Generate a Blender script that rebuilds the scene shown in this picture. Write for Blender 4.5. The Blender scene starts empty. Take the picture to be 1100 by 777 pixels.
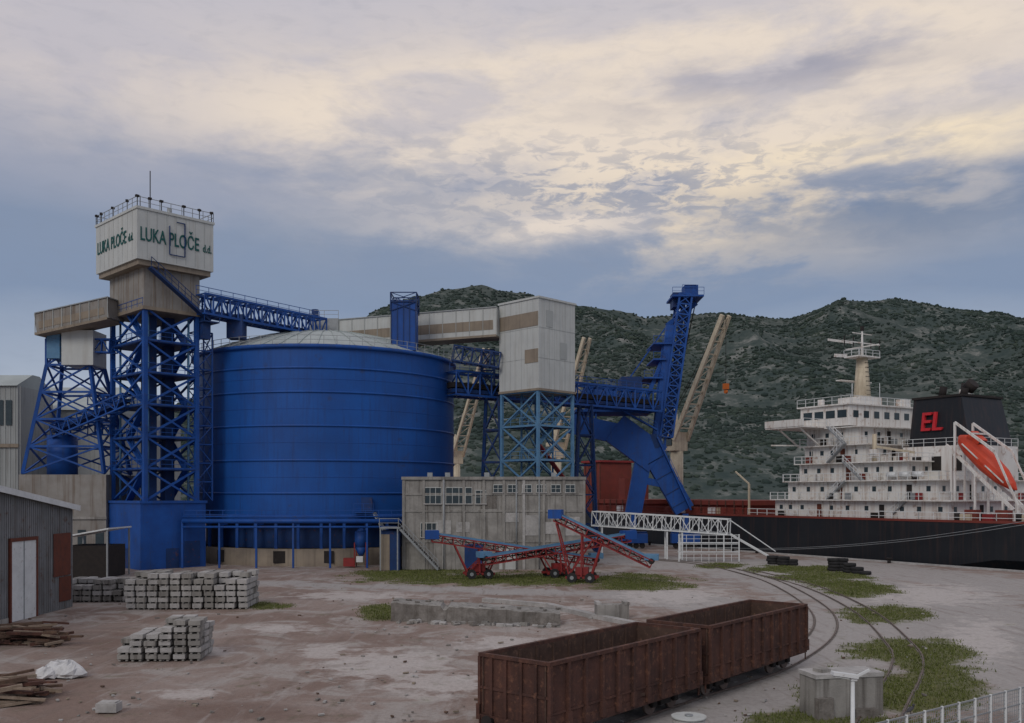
import bpy, math, random
import numpy as np
from mathutils import Vector, Matrix, noise as mnoise
random.seed(7); rng=np.random.default_rng(7)
scene=bpy.context.scene
EYE=9.0; F=1000.0; HZ=530.0
def G(px,py,z=0.0):
    Y=(EYE-z)*F/(py-HZ); return Vector(((px-550)/F*Y,Y,z))
def PD(px,py,Y): return Vector(((px-550)*Y/F,Y,EYE+(HZ-py)*Y/F))
# ---------------------------------------------------------------- materials
def pm(name,c1,c2=None,scale=1.0,rough=0.7,metal=0.0,streak=0.0,streakcol=(.1,.08,.06),rust=0.0,rustcol=(.12,.045,.02),bump=0.15,bscale=12,dirt=0.25):
    m=bpy.data.materials.new(name); m.use_nodes=True; nt=m.node_tree; N=nt.nodes; L=nt.links
    b=N['Principled BSDF']; b.inputs['Roughness'].default_value=rough; b.inputs['Metallic'].default_value=metal
    b.inputs['Specular IOR Level'].default_value=0.3
    c2=c2 or tuple(x*0.7 for x in c1)
    tc=N.new('ShaderNodeTexCoord')
    def noi(sc,det=4,mp=None):
        n=N.new('ShaderNodeTexNoise'); n.inputs['Scale'].default_value=sc; n.inputs['Detail'].default_value=det; n.inputs['Roughness'].default_value=.65
        if mp:
            k=N.new('ShaderNodeMapping'); k.inputs['Scale'].default_value=mp; L.new(tc.outputs['Object'],k.inputs['Vector']); L.new(k.outputs[0],n.inputs['Vector'])
        else: L.new(tc.outputs['Object'],n.inputs['Vector'])
        return n.outputs['Fac']
    def mr(v,a,bb,o=1.0):
        r=N.new('ShaderNodeMapRange'); r.inputs['From Min'].default_value=a; r.inputs['From Max'].default_value=bb; r.inputs['To Max'].default_value=o; L.new(v,r.inputs['Value']); return r.outputs[0]
    def mix(f,a,bb):
        x=N.new('ShaderNodeMix'); x.data_type='RGBA'
        L.new(f,x.inputs[0])
        for s,v in ((6,a),(7,bb)):
            if isinstance(v,tuple): x.inputs[s].default_value=(*v,1)
            else: L.new(v,x.inputs[s])
        return x.outputs[2]
    col=mix(mr(noi(scale),.3,.7),c1,c2)
    if dirt>0: col=mix(mr(noi(scale*.23,3),.45,.75,dirt),col,tuple(x*.35 for x in c1))
    if streak>0: col=mix(mr(noi(1.0,4,(2.2,2.2,.12)),.50,.70,streak),col,streakcol)
    if rust>0:
        f=mr(noi(scale*2.3,5),.62-.12*rust,.70,min(1,.5+rust*.5)); col=mix(f,col,rustcol)
    L.new(col,b.inputs['Base Color'])
    if bump>.1:
        bp=N.new('ShaderNodeBump'); bp.inputs['Strength'].default_value=bump; bp.inputs['Distance'].default_value=.05
        L.new(noi(bscale,2),bp.inputs['Height']); L.new(bp.outputs[0],b.inputs['Normal'])
    return m
M={}
M['blue']=pm('blue_paint',(.012,.085,.35),(.010,.06,.26),.5,.55,streak=.45,streakcol=(.03,.05,.11),rust=.15,rustcol=(.05,.045,.06),dirt=.4,bump=.05)
M['silo']=pm('silo_blue_paint',(.010,.092,.37),(.012,.072,.29),.22,.45,streak=.6,streakcol=(.016,.05,.18),rust=.12,rustcol=(.03,.05,.13),dirt=.45,bump=.14,bscale=1.2)
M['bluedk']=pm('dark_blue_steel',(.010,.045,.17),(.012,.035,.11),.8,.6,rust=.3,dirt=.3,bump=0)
M['bluelt']=pm('faded_blue_steel',(.13,.27,.42),(.08,.2,.36),1.,.6,rust=.3,bump=0)
M['panel']=pm('grey_white_panel',(.55,.57,.55),(.47,.49,.48),.4,.6,streak=.4,streakcol=(.32,.3,.26),dirt=.15,bump=.05)
M['seam']=pm('panel_seam_grey',(.40,.42,.41),(.36,.38,.37),.4,.6,bump=0)
M['tan']=pm('tan_panel',(.30,.25,.19),(.24,.2,.16),.7,.75,streak=.4,bump=0)
M['conc']=pm('weathered_concrete',(.36,.345,.32),(.22,.21,.195),.7,.9,streak=.8,streakcol=(.09,.08,.07),dirt=.5,bump=.4)
M['concl']=pm('light_concrete',(.48,.465,.45),(.34,.33,.315),2.5,.9,dirt=.5,bump=.5)
M['rough']=pm('broken_concrete',(.27,.25,.23),(.14,.125,.11),1.8,.95,streak=.7,streakcol=(.07,.06,.05),dirt=.5,bump=1.0,bscale=5)
M['neck']=pm('stained_concrete',(.30,.29,.27),(.24,.22,.2),.8,.9,streak=.7,streakcol=(.13,.09,.06),dirt=.3)
M['glass']=pm('dark_window_glass',(.03,.045,.055),(.05,.07,.08),1.,.2,bump=0,dirt=0)
M['roof']=pm('silo_roof_sheet',(.42,.47,.46),(.34,.38,.38),.4,.55,dirt=.3,bump=.05)
M['grey']=pm('galvanised_steel',(.35,.37,.38),(.27,.29,.3),2.,.5,metal=.3,rust=.1,bump=0)
M['rust']=pm('rusty_wagon_steel',(.115,.052,.038),(.068,.036,.03),1.6,.85,streak=.7,streakcol=(.033,.02,.018),rust=.6,rustcol=(.20,.095,.06),dirt=.5,bump=.3)
M['rustin']=pm('rusty_inner_steel',(.10,.06,.046),(.06,.038,.03),1.5,.9,rust=.6,rustcol=(.19,.11,.075),bump=.3)
M['dark']=pm('black_grime_steel',(.02,.018,.018),(.035,.028,.025),2.,.8,bump=0)
M['red']=pm('red_machine_paint',(.30,.03,.03),(.2,.03,.03),2.,.6,rust=.4,bump=0)
M['white']=pm('white_ship_paint',(.76,.75,.72),(.68,.66,.62),.35,.5,streak=.6,streakcol=(.32,.2,.13),rust=.4,rustcol=(.25,.12,.06),dirt=.1,bump=.04)
M['cream']=pm('cream_crane_paint',(.62,.54,.40),(.52,.45,.33),1.,.6,streak=.4,streakcol=(.2,.12,.07),rust=.2,bump=0)
M['hull']=pm('black_hull_paint',(.012,.014,.018),(.02,.022,.026),.15,.45,streak=.5,streakcol=(.06,.035,.03),dirt=.1,bump=.05)
M['hullred']=pm('red_antifouling',(.12,.03,.025),(.09,.03,.025),.4,.7,bump=0)
M['deck']=pm('oxide_deck',(.22,.045,.032),(.15,.036,.028),.4,.7,rust=.3,bump=0)
M['boat']=pm('orange_red_lifeboat',(.66,.075,.03),(.55,.06,.03),.8,.45,dirt=.1,bump=.03)
M['green']=pm('sign_green_paint',(.01,.10,.09),(.01,.08,.08),1,.6,bump=0)
M['logo']=pm('red_logo_paint',(.6,.03,.04),(.5,.03,.04),1,.5,bump=0)
M['wht']=pm('white_metal_paint',(.72,.74,.74),(.62,.64,.64),2.,.5,rust=.15,dirt=.2,bump=.05)
M['wood']=pm('weathered_timber',(.16,.10,.07),(.09,.06,.045),4.,.9,bump=.4)
M['woodp']=pm('pale_timber',(.33,.26,.2),(.2,.15,.11),4.,.9,bump=.4)
M['rubber']=pm('tyre_rubber',(.02,.02,.022),(.035,.034,.034),3.,.85,bump=0)
M['bag']=pm('white_bag_plastic',(.7,.7,.7),(.5,.5,.5),3.,.5,bump=.3)
M['corr']=pm('corrugated_sheet_grey',(.27,.28,.29),(.2,.205,.21),.6,.6,metal=.15,streak=.6,streakcol=(.1,.075,.06),rust=.3,dirt=.4,bump=0)
M['ware']=pm('warehouse_cladding',(.36,.38,.38),(.3,.32,.32),.2,.7,streak=.4,dirt=.2,bump=0)
M['oxide']=pm('rusted_sheet',(.17,.05,.03),(.1,.04,.03),2.,.85,bump=0)
M['railst']=pm('rail_steel',(.13,.09,.075),(.18,.145,.13),3.,.6,metal=.2,bump=0)
M['orange']=pm('orange_hook_paint',(.6,.15,.02),(.5,.12,.02),1,.6,bump=0)
M['feather']=pm('grey_feathers',(.09,.09,.1),(.05,.05,.06),9,.8,bump=0)
# ---------------------------------------------------------------- mesh builder
class B:
    def __init__(s,name,loc=None,rz=0.0):
        s.name=name; s.v=[]; s.f=[]; s.m=[]; s.mats=[]; s.loc=loc; s.rz=rz; s.smooth=[]
    def mi(s,k):
        if k not in s.mats: s.mats.append(k)
        return s.mats.index(k)
    def poly(s,pts,k,sm=False):
        i=len(s.v); s.v+= [tuple(p) for p in pts]; s.f.append(tuple(range(i,i+len(pts)))); s.m.append(s.mi(k)); s.smooth.append(sm)
    def hexa(s,c,k):
        i=len(s.v); s.v+=[tuple(p) for p in c]; mm=s.mi(k)
        for f in ((0,3,2,1),(4,5,6,7),(0,1,5,4),(1,2,6,5),(2,3,7,6),(3,0,4,7)):
            s.f.append(tuple(i+a for a in f)); s.m.append(mm); s.smooth.append(False)
    def box(s,x0,x1,y0,y1,z0,z1,k):
        s.hexa([(x0,y0,z0),(x1,y0,z0),(x1,y1,z0),(x0,y1,z0),(x0,y0,z1),(x1,y0,z1),(x1,y1,z1),(x0,y1,z1)],k)
    def rbox(s,c,sx,sy,sz,k,rz=0,tilt=0):
        R=Matrix.Rotation(rz,3,'Z')@Matrix.Rotation(tilt,3,'X'); c=Vector(c); o=[]
        for z in(-1,1):
            for x,y in((-1,-1),(1,-1),(1,1),(-1,1)): o.append(c+R@Vector((x*sx/2,y*sy/2,z*sz/2)))
        s.hexa(o,k)
    def beam(s,p,q,w,h=None,k='blue'):
        h=h or w; p=Vector(p); q=Vector(q); d=q-p
        if d.length<1e-4: return
        d.normalize(); up=Vector((0,0,1))
        sd=d.cross(up)
        if sd.length<.02: sd=Vector((1,0,0))
        sd.normalize(); u=sd.cross(d).normalized(); sd*=w/2; u*=h/2
        s.hexa([p-sd-u,p+sd-u,q+sd-u,q-sd-u,p-sd+u,p+sd+u,q+sd+u,q-sd+u],k)
    def cyl(s,p,q,r,k,n=12,r2=None,caps=True):
        r2=r if r2 is None else r2; p=Vector(p); q=Vector(q); d=(q-p).normalized()
        a=d.orthogonal().normalized(); b=d.cross(a); i=len(s.v); mm=s.mi(k)
        for c,rr in((p,r),(q,r2)):
            for j in range(n):
                t=2*math.pi*j/n; s.v.append(tuple(c+a*math.cos(t)*rr+b*math.sin(t)*rr))
        for j in range(n):
            s.f.append((i+j,i+(j+1)%n,i+n+(j+1)%n,i+n+j)); s.m.append(mm); s.smooth.append(True)
        if caps:
            s.f.append(tuple(i+j for j in range(n))[::-1]); s.m.append(mm); s.smooth.append(False)
            s.f.append(tuple(i+n+j for j in range(n))); s.m.append(mm); s.smooth.append(False)
    def lathe(s,c,prof,n,k,a0=0,a1=2*math.pi):
        i=len(s.v); mm=s.mi(k); full=abs(a1-a0-2*math.pi)<1e-6; c=Vector(c); nn=n if full else n+1
        for r,z in prof:
            for j in range(nn):
                t=a0+(a1-a0)*j/n; s.v.append((c.x+r*math.cos(t),c.y+r*math.sin(t),c.z+z))
        for a in range(len(prof)-1):
            for j in range(n):
                j2=(j+1)%nn
                s.f.append((i+a*nn+j,i+a*nn+j2,i+(a+1)*nn+j2,i+(a+1)*nn+j)); s.m.append(mm); s.smooth.append(True)
    def rail(s,p,q,h=1.1,k='blue',step=1.6,w=.06,mid=True):
        p=Vector(p); q=Vector(q); n=max(1,round((q-p).length/step)); H=Vector((0,0,h))
        for i in range(n+1):
            a=p.lerp(q,i/n); s.beam(a,a+H,w,w,k)
        s.beam(p+H,q+H,w*1.1,w*1.1,k)
        if mid: s.beam(p+H*.5,q+H*.5,w*.8,w*.8,k)
    def lattice(s,bot,top,n,lw,bw,k,x=True,hz=True):
        bot=[Vector(a) for a in bot]; top=[Vector(a) for a in top]
        for a,b in zip(bot,top): s.beam(a,b,lw,lw,k)
        for i in range(n):
            t0=i/n; t1=(i+1)/n
            for j in range(len(bot)):
                j2=(j+1)%len(bot)
                a0=bot[j].lerp(top[j],t0); a1=bot[j].lerp(top[j],t1); b0=bot[j2].lerp(top[j2],t0); b1=bot[j2].lerp(top[j2],t1)
                if x: s.beam(a0,b1,bw,bw,k); s.beam(b0,a1,bw*.93,bw*.93,k)
                else: s.beam(a0 if i%2 else b0, b1 if i%2 else a1,bw,bw,k)
                if hz: s.beam(a1,b1,bw*1.3,bw*1.3,k)
    def truss(s,p,q,w,h,n,cw,bw,k,x=False):
        p=Vector(p); q=Vector(q); d=(q-p).normalized(); sd=d.cross(Vector((0,0,1))).normalized()*w/2; u=sd.cross(d).normalized()*h/2
        C=[(-sd-u),(sd-u),(sd+u),(-sd+u)]
        s.lattice([p+c for c in C],[q+c for c in C],n,cw,bw,k,x=x)
        for c in range(4): s.beam(p+C[c],p+C[(c+1)%4],bw,bw,k)
    def done(s,parent=None,col=None):
        me=bpy.data.meshes.new(s.name); V=np.array(s.v,dtype=float)
        if s.loc is None:
            o=Vector(((V[:,0].min()+V[:,0].max())/2,(V[:,1].min()+V[:,1].max())/2,V[:,2].min())); V=V-np.array(o)
        else: o=Vector(s.loc)
        me.from_pydata(V.tolist(),[],s.f)
        for k in s.mats: me.materials.append(M[k])
        me.polygons.foreach_set('material_index',s.m); me.polygons.foreach_set('use_smooth',s.smooth); me.update()
        ob=bpy.data.objects.new(s.name,me); scene.collection.objects.link(ob); ob.location=o; ob.rotation_euler[2]=s.rz
        if parent: ob.parent=parent
        return ob
def text(parent,txt,loc,rz,size,k,depth=.03,xs=1.0,name='lettering',shear=0):
    cu=bpy.data.curves.new('t','FONT'); cu.body=txt; cu.size=size; cu.extrude=depth; cu.offset=.008*size; cu.shear=shear
    t=bpy.data.objects.new('t',cu); scene.collection.objects.link(t); bpy.context.view_layer.update()
    me=bpy.data.meshes.new_from_object(t.evaluated_get(bpy.context.evaluated_depsgraph_get())); bpy.data.objects.remove(t)
    me.materials.clear(); me.materials.append(M[k])
    o=bpy.data.objects.new(name,me); scene.collection.objects.link(o); o.parent=parent
    o.matrix_local=Matrix.Translation(Vector(loc))@Matrix.Rotation(rz,4,'Z')@Matrix.Rotation(math.radians(90),4,'X')@Matrix.Scale(xs,4,(1,0,0))
    return o
# ---------------------------------------------------------------- frame of the quay
U=Vector((.516,-.857,0)).normalized(); Vv=Vector((-U.y,U.x,0)); O=Vector((36,145,0)); RZ=math.atan2(U.y,U.x)
def quay(s,w,z=0): return O+U*s+Vv*w+Vector((0,0,z))
# ---------------------------------------------------------------- ground
def axis(fa,fb,st,lim):
    fine=np.arange(fa,fb+.01,st); a=fa-np.geomspace(1,lim,28)[::-1]; b=fb+np.geomspace(1,lim,28); return np.concatenate([a,fine,b])
ss=axis(-75,150,.6,5000); fine=np.arange(-135,-.8,.6); ww=np.concatenate([-135-np.geomspace(1,5000,28)[::-1],fine,[-.8]])
S,W=np.meshgrid(ss,ww,indexing='ij')
GX=O.x+U.x*S+Vv.x*W; GY=O.y+U.y*S+Vv.y*W
def blob(px,py,rx,ry):
    c=G(px,py); near=G(px,py+ry); far=G(px,max(py-ry,HZ+8)); hw=rx*c.y/F
    dy=GY-c.y; hd=np.where(dy>0,far.y-c.y,c.y-near.y)
    dx=GX-c.x-dy*(c.x/c.y)
    return np.clip(1-np.sqrt((dx/hw)**2+(dy/hd)**2),0,1)
def mask(lst):
    r=np.zeros_like(GX)
    for a in lst: r=np.maximum(r,blob(*a))
    return r
grass=mask([(850,611,60,5),(880,619,65,7),(925,633,50,9),(905,627,50,7),(950,660,55,12),(975,700,80,18),(960,740,110,30),(860,775,70,20),(1020,745,40,20),(560,622,200,9),(440,617,80,7),(680,628,70,8),(405,657,24,11),(285,650,30,6),(960,785,130,22),(775,608,30,4),(1000,720,60,30)])
pale=mask([(420,715,130,30),(470,735,110,24),(540,690,90,14),(350,700,60,14),(300,675,70,8),(200,745,60,9),(720,640,100,18),(820,665,60,30),(640,680,60,10),(1000,640,120,20),(1050,690,70,40),(380,640,120,8),(620,655,80,8),(230,700,50,8)])
road=np.zeros_like(GX)
def strip(pts,half):
    P=[G(*p) for p in pts]; d=np.full_like(GX,1e9)
    for a,b in zip(P[:-1],P[1:]):
        ab=b-a; t=np.clip(((GX-a.x)*ab.x+(GY-a.y)*ab.y)/(ab.x**2+ab.y**2),0,1)
        d=np.minimum(d,np.hypot(GX-a.x-t*ab.x,GY-a.y-t*ab.y))
    return np.clip(1-d/half/2,0,1)
road=np.maximum(strip([(700,602),(820,612),(960,640),(1100,690),(1300,760)],9),strip([(760,604),(900,606),(1100,632),(1400,670)],7))
road=np.maximum(road,strip([(700,640),(840,660),(880,700),(800,760),(700,800)],5))
road=np.maximum(road,strip([(120,620),(400,630),(700,640)],3)*.7)
wet=mask([(120,690,110,25),(560,655,110,10),(250,765,160,18),(60,735,80,20),(700,700,60,14),(330,640,60,8),(760,735,50,16)])
GZ=np.zeros_like(GX); GN=np.zeros_like(GX)
for i in range(GX.shape[0]):
    for j in range(GX.shape[1]):
        x,y=GX[i,j],GY[i,j]
        if 15<y<160 and W[i,j]<-3:
            GZ[i,j]=.05*mnoise.noise((x*.12,y*.12,0))+.02*mnoise.noise((x*.7,y*.7,3))-.03
            if grass[i,j]>0: GN[i,j]=mnoise.noise((x*.28,y*.16,8))+.7*mnoise.noise((x*.8,y*.6,2))
grass=np.where(grass>0,np.clip(grass+.42*GN,0,1),0)
nI,nJ=GX.shape
verts=np.stack([GX,GY,GZ],-1).reshape(-1,3)
idx=np.arange(nI*nJ).reshape(nI,nJ)
faces=np.stack([idx[:-1,:-1],idx[1:,:-1],idx[1:,1:],idx[:-1,1:]],-1).reshape(-1,4)
me=bpy.data.meshes.new('ground'); me.from_pydata(verts.tolist(),[],faces.tolist())
for nm,a in(('grass',grass),('pale',pale),('road',road),('wet',wet)):
    at=me.attributes.new(nm,'FLOAT','POINT'); at.data.foreach_set('value',a.reshape(-1).astype(np.float32))
me.polygons.foreach_set('use_smooth',[True]*len(faces))
gob=bpy.data.objects.new('ground',me); scene.collection.objects.link(gob)
gm=bpy.data.materials.new('dirt_yard'); gm.use_nodes=True; nt=gm.node_tree; N=nt.nodes; L=nt.links; bs=N['Principled BSDF']; bs.inputs['Specular IOR Level'].default_value=.15
tc=N.new('ShaderNodeTexCoord')
def noi(sc,det=8,ro=.6,dist=0,stretch=None,rot=.5):
    n=N.new('ShaderNodeTexNoise'); n.inputs['Scale'].default_value=sc; n.inputs['Detail'].default_value=det; n.inputs['Roughness'].default_value=ro; n.inputs['Distortion'].default_value=dist
    if stretch:
        k=N.new('ShaderNodeMapping'); k.inputs['Scale'].default_value=stretch; k.inputs['Rotation'].default_value=(0,0,rot); L.new(tc.outputs['Object'],k.inputs['Vector']); L.new(k.outputs[0],n.inputs['Vector'])
    else: L.new(tc.outputs['Object'],n.inputs['Vector'])
    return n.outputs['Fac']
def mr(v,a,b,o0=0,o1=1):
    r=N.new('ShaderNodeMapRange'); r.interpolation_type='SMOOTHSTEP'
    for kk,x in(('From Min',a),('From Max',b),('To Min',o0),('To Max',o1)): r.inputs[kk].default_value=x
    L.new(v,r.inputs['Value']); return r.outputs[0]
def mth(op,a,b):
    n=N.new('ShaderNodeMath'); n.operation=op
    for i,v in enumerate((a,b)):
        if isinstance(v,(int,float)): n.inputs[i].default_value=v
        else: L.new(v,n.inputs[i])
    return n.outputs[0]
def mix(f,a,b):
    x=N.new('ShaderNodeMix'); x.data_type='RGBA'; L.new(f,x.inputs[0])
    for s_,v in((6,a),(7,b)):
        if isinstance(v,tuple): x.inputs[s_].default_value=(*v,1)
        else: L.new(v,x.inputs[s_])
    return x.outputs[2]
def attr(n):
    a=N.new('ShaderNodeAttribute'); a.attribute_name=n; return a.outputs['Fac']
nA=noi(.09,6,.6,.6); nB=noi(.6,6,.65); nC=noi(4,4,.7); nD=noi(.25,6,.62,1.2); nE=noi(25,2,.7); nT=noi(.5,5,.6,.3,(3.0,.35,1)); nT2=noi(.4,5,.6,.5,(2.6,.3,1),-1.2)
col=mix(mr(nA,.35,.65),(.315,.252,.222),(.235,.170,.142))
col=mix(mr(nD,.46,.62),col,(.37,.33,.305))
col=mix(mr(nB,.55,.72,0,.6),col,(.17,.125,.105))
col=mix(mr(mth('ADD',attr('wet'),mth('MULTIPLY',mth('SUBTRACT',nD,.5),1.6)),.25,.6,0,.6),col,(.17,.11,.088))
col=mix(mr(mth('ADD',attr('road'),mth('MULTIPLY',mth('SUBTRACT',nD,.5),1.1)),.3,.6,0,.9),col,(.385,.365,.35))
col=mix(mr(nT,.52,.7,0,.4),col,(.18,.14,.12))
col=mix(mr(nT2,.54,.68,0,.4),col,(.42,.39,.37))
col=mix(mr(mth('ADD',attr('pale'),mth('MULTIPLY',mth('SUBTRACT',nB,.5),2.4)),.3,.7,0,.75),col,(.54,.50,.475))
col=mix(mr(mth('ADD',attr('grass'),mth('MULTIPLY',mth('SUBTRACT',nB,.5),1.0)),.06,.34,0,.92),col,mix(mr(nC,.4,.65),(.13,.135,.045),(.08,.095,.03)))
col=mix(mr(nC,.4,.75,0,.3),col,(.12,.095,.08))
col=mix(mr(nE,.6,.75,0,.35),col,(.46,.43,.40))
L.new(col,bs.inputs['Base Color']); bs.inputs['Roughness'].default_value=.92
bp=N.new('ShaderNodeBump'); bp.inputs['Strength'].default_value=.7; bp.inputs['Distance'].default_value=.08; L.new(mth('ADD',nC,mth('MULTIPLY',nB,2.0)),bp.inputs['Height']); L.new(bp.outputs[0],bs.inputs['Normal'])
me.materials.append(gm)
b=B('quay_wall'); 
for s0 in range(-240,240,12):
    p=[quay(s0,-1.6,-4),quay(s0+11.96,-1.6,-4),quay(s0+11.96,-.5,-4),quay(s0,-.5,-4)]; b.hexa(p+[a+Vector((0,0,4.16)) for a in p],'concl')
b.done()
wm=bpy.data.materials.new('sea_water'); wm.use_nodes=True; wb=wm.node_tree.nodes['Principled BSDF']; wb.inputs['Base Color'].default_value=(.02,.04,.045,1); wb.inputs['Roughness'].default_value=.12
wn=wm.node_tree.nodes.new('ShaderNodeTexNoise'); wn.inputs['Scale'].default_value=.6; wn.inputs['Detail'].default_value=5; wbp=wm.node_tree.nodes.new('ShaderNodeBump'); wbp.inputs['Strength'].default_value=.4; wm.node_tree.links.new(wn.outputs['Fac'],wbp.inputs['Height']); wm.node_tree.links.new(wbp.outputs[0],wb.inputs['Normal'])
wtc=wm.node_tree.nodes.new('ShaderNodeTexCoord'); wm.node_tree.links.new(wtc.outputs['Object'],wn.inputs['Vector'])
M['water']=wm
b=B('water',(0,0,0)); b.poly([quay(-5000,-.6,-2),quay(5000,-.6,-2),quay(5000,6000,-2),quay(-5000,6000,-2)],'water'); b.done()
# ---------------------------------------------------------------- hills
ridge=[(-900,520),(-300,490),(0,462),(150,440),(250,405),(300,382),(357,350),(400,327),(450,310),(515,298),(560,307),(640,324),(700,334),(780,330),(850,336),(880,325),(905,316),(960,315),(1040,327),(1100,334),(1250,350),(1500,400),(2200,480)]
rx=np.array([a[0] for a in ridge],float); ry=np.array([a[1] for a in ridge],float)
na,nd=420,110
azs=np.linspace(-1.1,1.5,na); T=np.linspace(0,1.25,nd)
HV=np.zeros((na,nd,3))
def hillpt(az,t):
    r=(530-np.interp(az*1000+550,rx,ry))/1000
    Yr=1250+120*math.sin(az*5); Y=560+(Yr-560)*t
    x=az*Y
    prof=t**.95 if t<=1 else 1-(t-1)*1.6
    env=math.sin(math.pi*min(t,1))**.8
    n=mnoise.fractal((x*.0045,Y*.0045,1.3),.9,2.1,6)
    spur=1-abs(mnoise.noise((x*.006+.4,Y*.0022,5)))*2
    h=r*Yr*prof*(1+env*(.12*n+.14*(spur-.6)))+mnoise.fractal((x*.03,Y*.03,7),1,2,4)*4*min(1,t*3)
    if t>=.97: h+=mnoise.fractal((x*.02,0,7),1,2,4)*2
    if t<=0: h=-3
    return (x,Y,h)
for i,a in enumerate(azs):
    for j,t in enumerate(T): HV[i,j]=hillpt(a,t)
me=bpy.data.meshes.new('hills'); idx=np.arange(na*nd).reshape(na,nd); ff=np.stack([idx[:-1,:-1],idx[1:,:-1],idx[1:,1:],idx[:-1,1:]],-1).reshape(-1,4)
me.from_pydata(HV.reshape(-1,3).tolist(),[],ff.tolist()); me.polygons.foreach_set('use_smooth',[True]*len(ff))
def hillmat(name,c1,c2,c3,sc,p=(.38,.55,.68),big=None):
    m=bpy.data.materials.new(name); m.use_nodes=True; nt=m.node_tree; b_=nt.nodes['Principled BSDF']; b_.inputs['Roughness'].default_value=.95; b_.inputs['Specular IOR Level'].default_value=.05
    t_=nt.nodes.new('ShaderNodeTexCoord'); n1=nt.nodes.new('ShaderNodeTexNoise'); n1.inputs['Scale'].default_value=sc; n1.inputs['Detail'].default_value=7; n1.inputs['Roughness'].default_value=.75
    nt.links.new(t_.outputs['Object'],n1.inputs['Vector']); cr=nt.nodes.new('ShaderNodeValToRGB'); e=cr.color_ramp.elements
    e[0].position=p[0]; e[0].color=(*c1,1); e[1].position=p[1]; e[1].color=(*c2,1); x=e.new(p[2]); x.color=(*c3,1)
    nt.links.new(n1.outputs['Fac'],cr.inputs[0]); o_=cr.outputs[0]
    if big:
        n2=nt.nodes.new('ShaderNodeTexNoise'); n2.inputs['Scale'].default_value=.006; n2.inputs['Detail'].default_value=5; nt.links.new(t_.outputs['Object'],n2.inputs['Vector'])
        r=nt.nodes.new('ShaderNodeMapRange'); r.inputs['From Min'].default_value=.42; r.inputs['From Max'].default_value=.66; r.inputs['To Max'].default_value=.55; nt.links.new(n2.outputs['Fac'],r.inputs['Value'])
        mx=nt.nodes.new('ShaderNodeMix'); mx.data_type='RGBA'; mx.inputs[7].default_value=(*big,1); nt.links.new(r.outputs[0],mx.inputs[0]); nt.links.new(o_,mx.inputs[6]); o_=mx.outputs[2]
    nt.links.new(o_,b_.inputs['Base Color']); return m
me.materials.append(hillmat('hazy_hill_scrub_ground',(.042,.062,.060),(.072,.092,.084),(.22,.225,.21),.035,(.36,.52,.65),(.10,.115,.105)))  # bluish atmospheric haze is mixed into the hill base colours
ho=bpy.data.objects.new('hills',me); scene.collection.objects.link(ho)
ph=(1+5**.5)/2
ico=np.array([(-1,ph,0),(1,ph,0),(-1,-ph,0),(1,-ph,0),(0,-1,ph),(0,1,ph),(0,-1,-ph),(0,1,-ph),(ph,0,-1),(ph,0,1),(-ph,0,-1),(-ph,0,1)])/1.9
icf=np.array([(0,11,5),(0,5,1),(0,1,7),(0,7,10),(0,10,11),(1,5,9),(5,11,4),(11,10,2),(10,7,6),(7,1,8),(3,9,4),(3,4,2),(3,2,6),(3,6,8),(3,8,9),(4,9,5),(2,4,11),(6,2,10),(8,6,7),(9,8,1)])
def clumps(name,cen,rad,mat,zs=.7):
    n=len(cen); v=(ico[None]*(1+rng.uniform(-.4,.4,(n,12,1))))*rad[:,None,None]; v[...,2]*=zs; v+=cen[:,None,:]
    f=(icf[None]+np.arange(n)[:,None,None]*12).reshape(-1,3)
    m=bpy.data.meshes.new(name); m.vertices.add(n*12); m.vertices.foreach_set('co',v.reshape(-1)); m.loops.add(len(f)*3); m.polygons.add(len(f))
    m.loops.foreach_set('vertex_index',f.reshape(-1).astype(np.int32)); m.polygons.foreach_set('loop_start',np.arange(0,len(f)*3,3,dtype=np.int32)); m.polygons.foreach_set('loop_total',np.full(len(f),3,dtype=np.int32)); m.update(calc_edges=True); m.validate()
    m.materials.append(mat); o=bpy.data.objects.new(name,m); scene.collection.objects.link(o); return o
NC=34000; cen=[]; rad=[]
while len(cen)<NC:
    a=random.uniform(-.36,.60); t=random.uniform(0.01,1.0)**.8
    p=hillpt(a,t)
    if 1.3*mnoise.noise((p[0]*.012,p[1]*.012,9))+random.uniform(-.45,.45)<-.16: continue
    cen.append(p); rad.append(random.uniform(.8,2.4) if random.random()<.88 else random.uniform(2.4,3.6))
sm_=hillmat('hazy_scrub_foliage',(.032,.048,.044),(.050,.070,.058),(.08,.10,.076),.02,(.38,.55,.68),(.062,.08,.072))  # foliage kept close to the hill tone, distance haze tinted into its colours
clumps('hillside_scrub',np.array(cen),np.array(rad),sm_)
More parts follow.
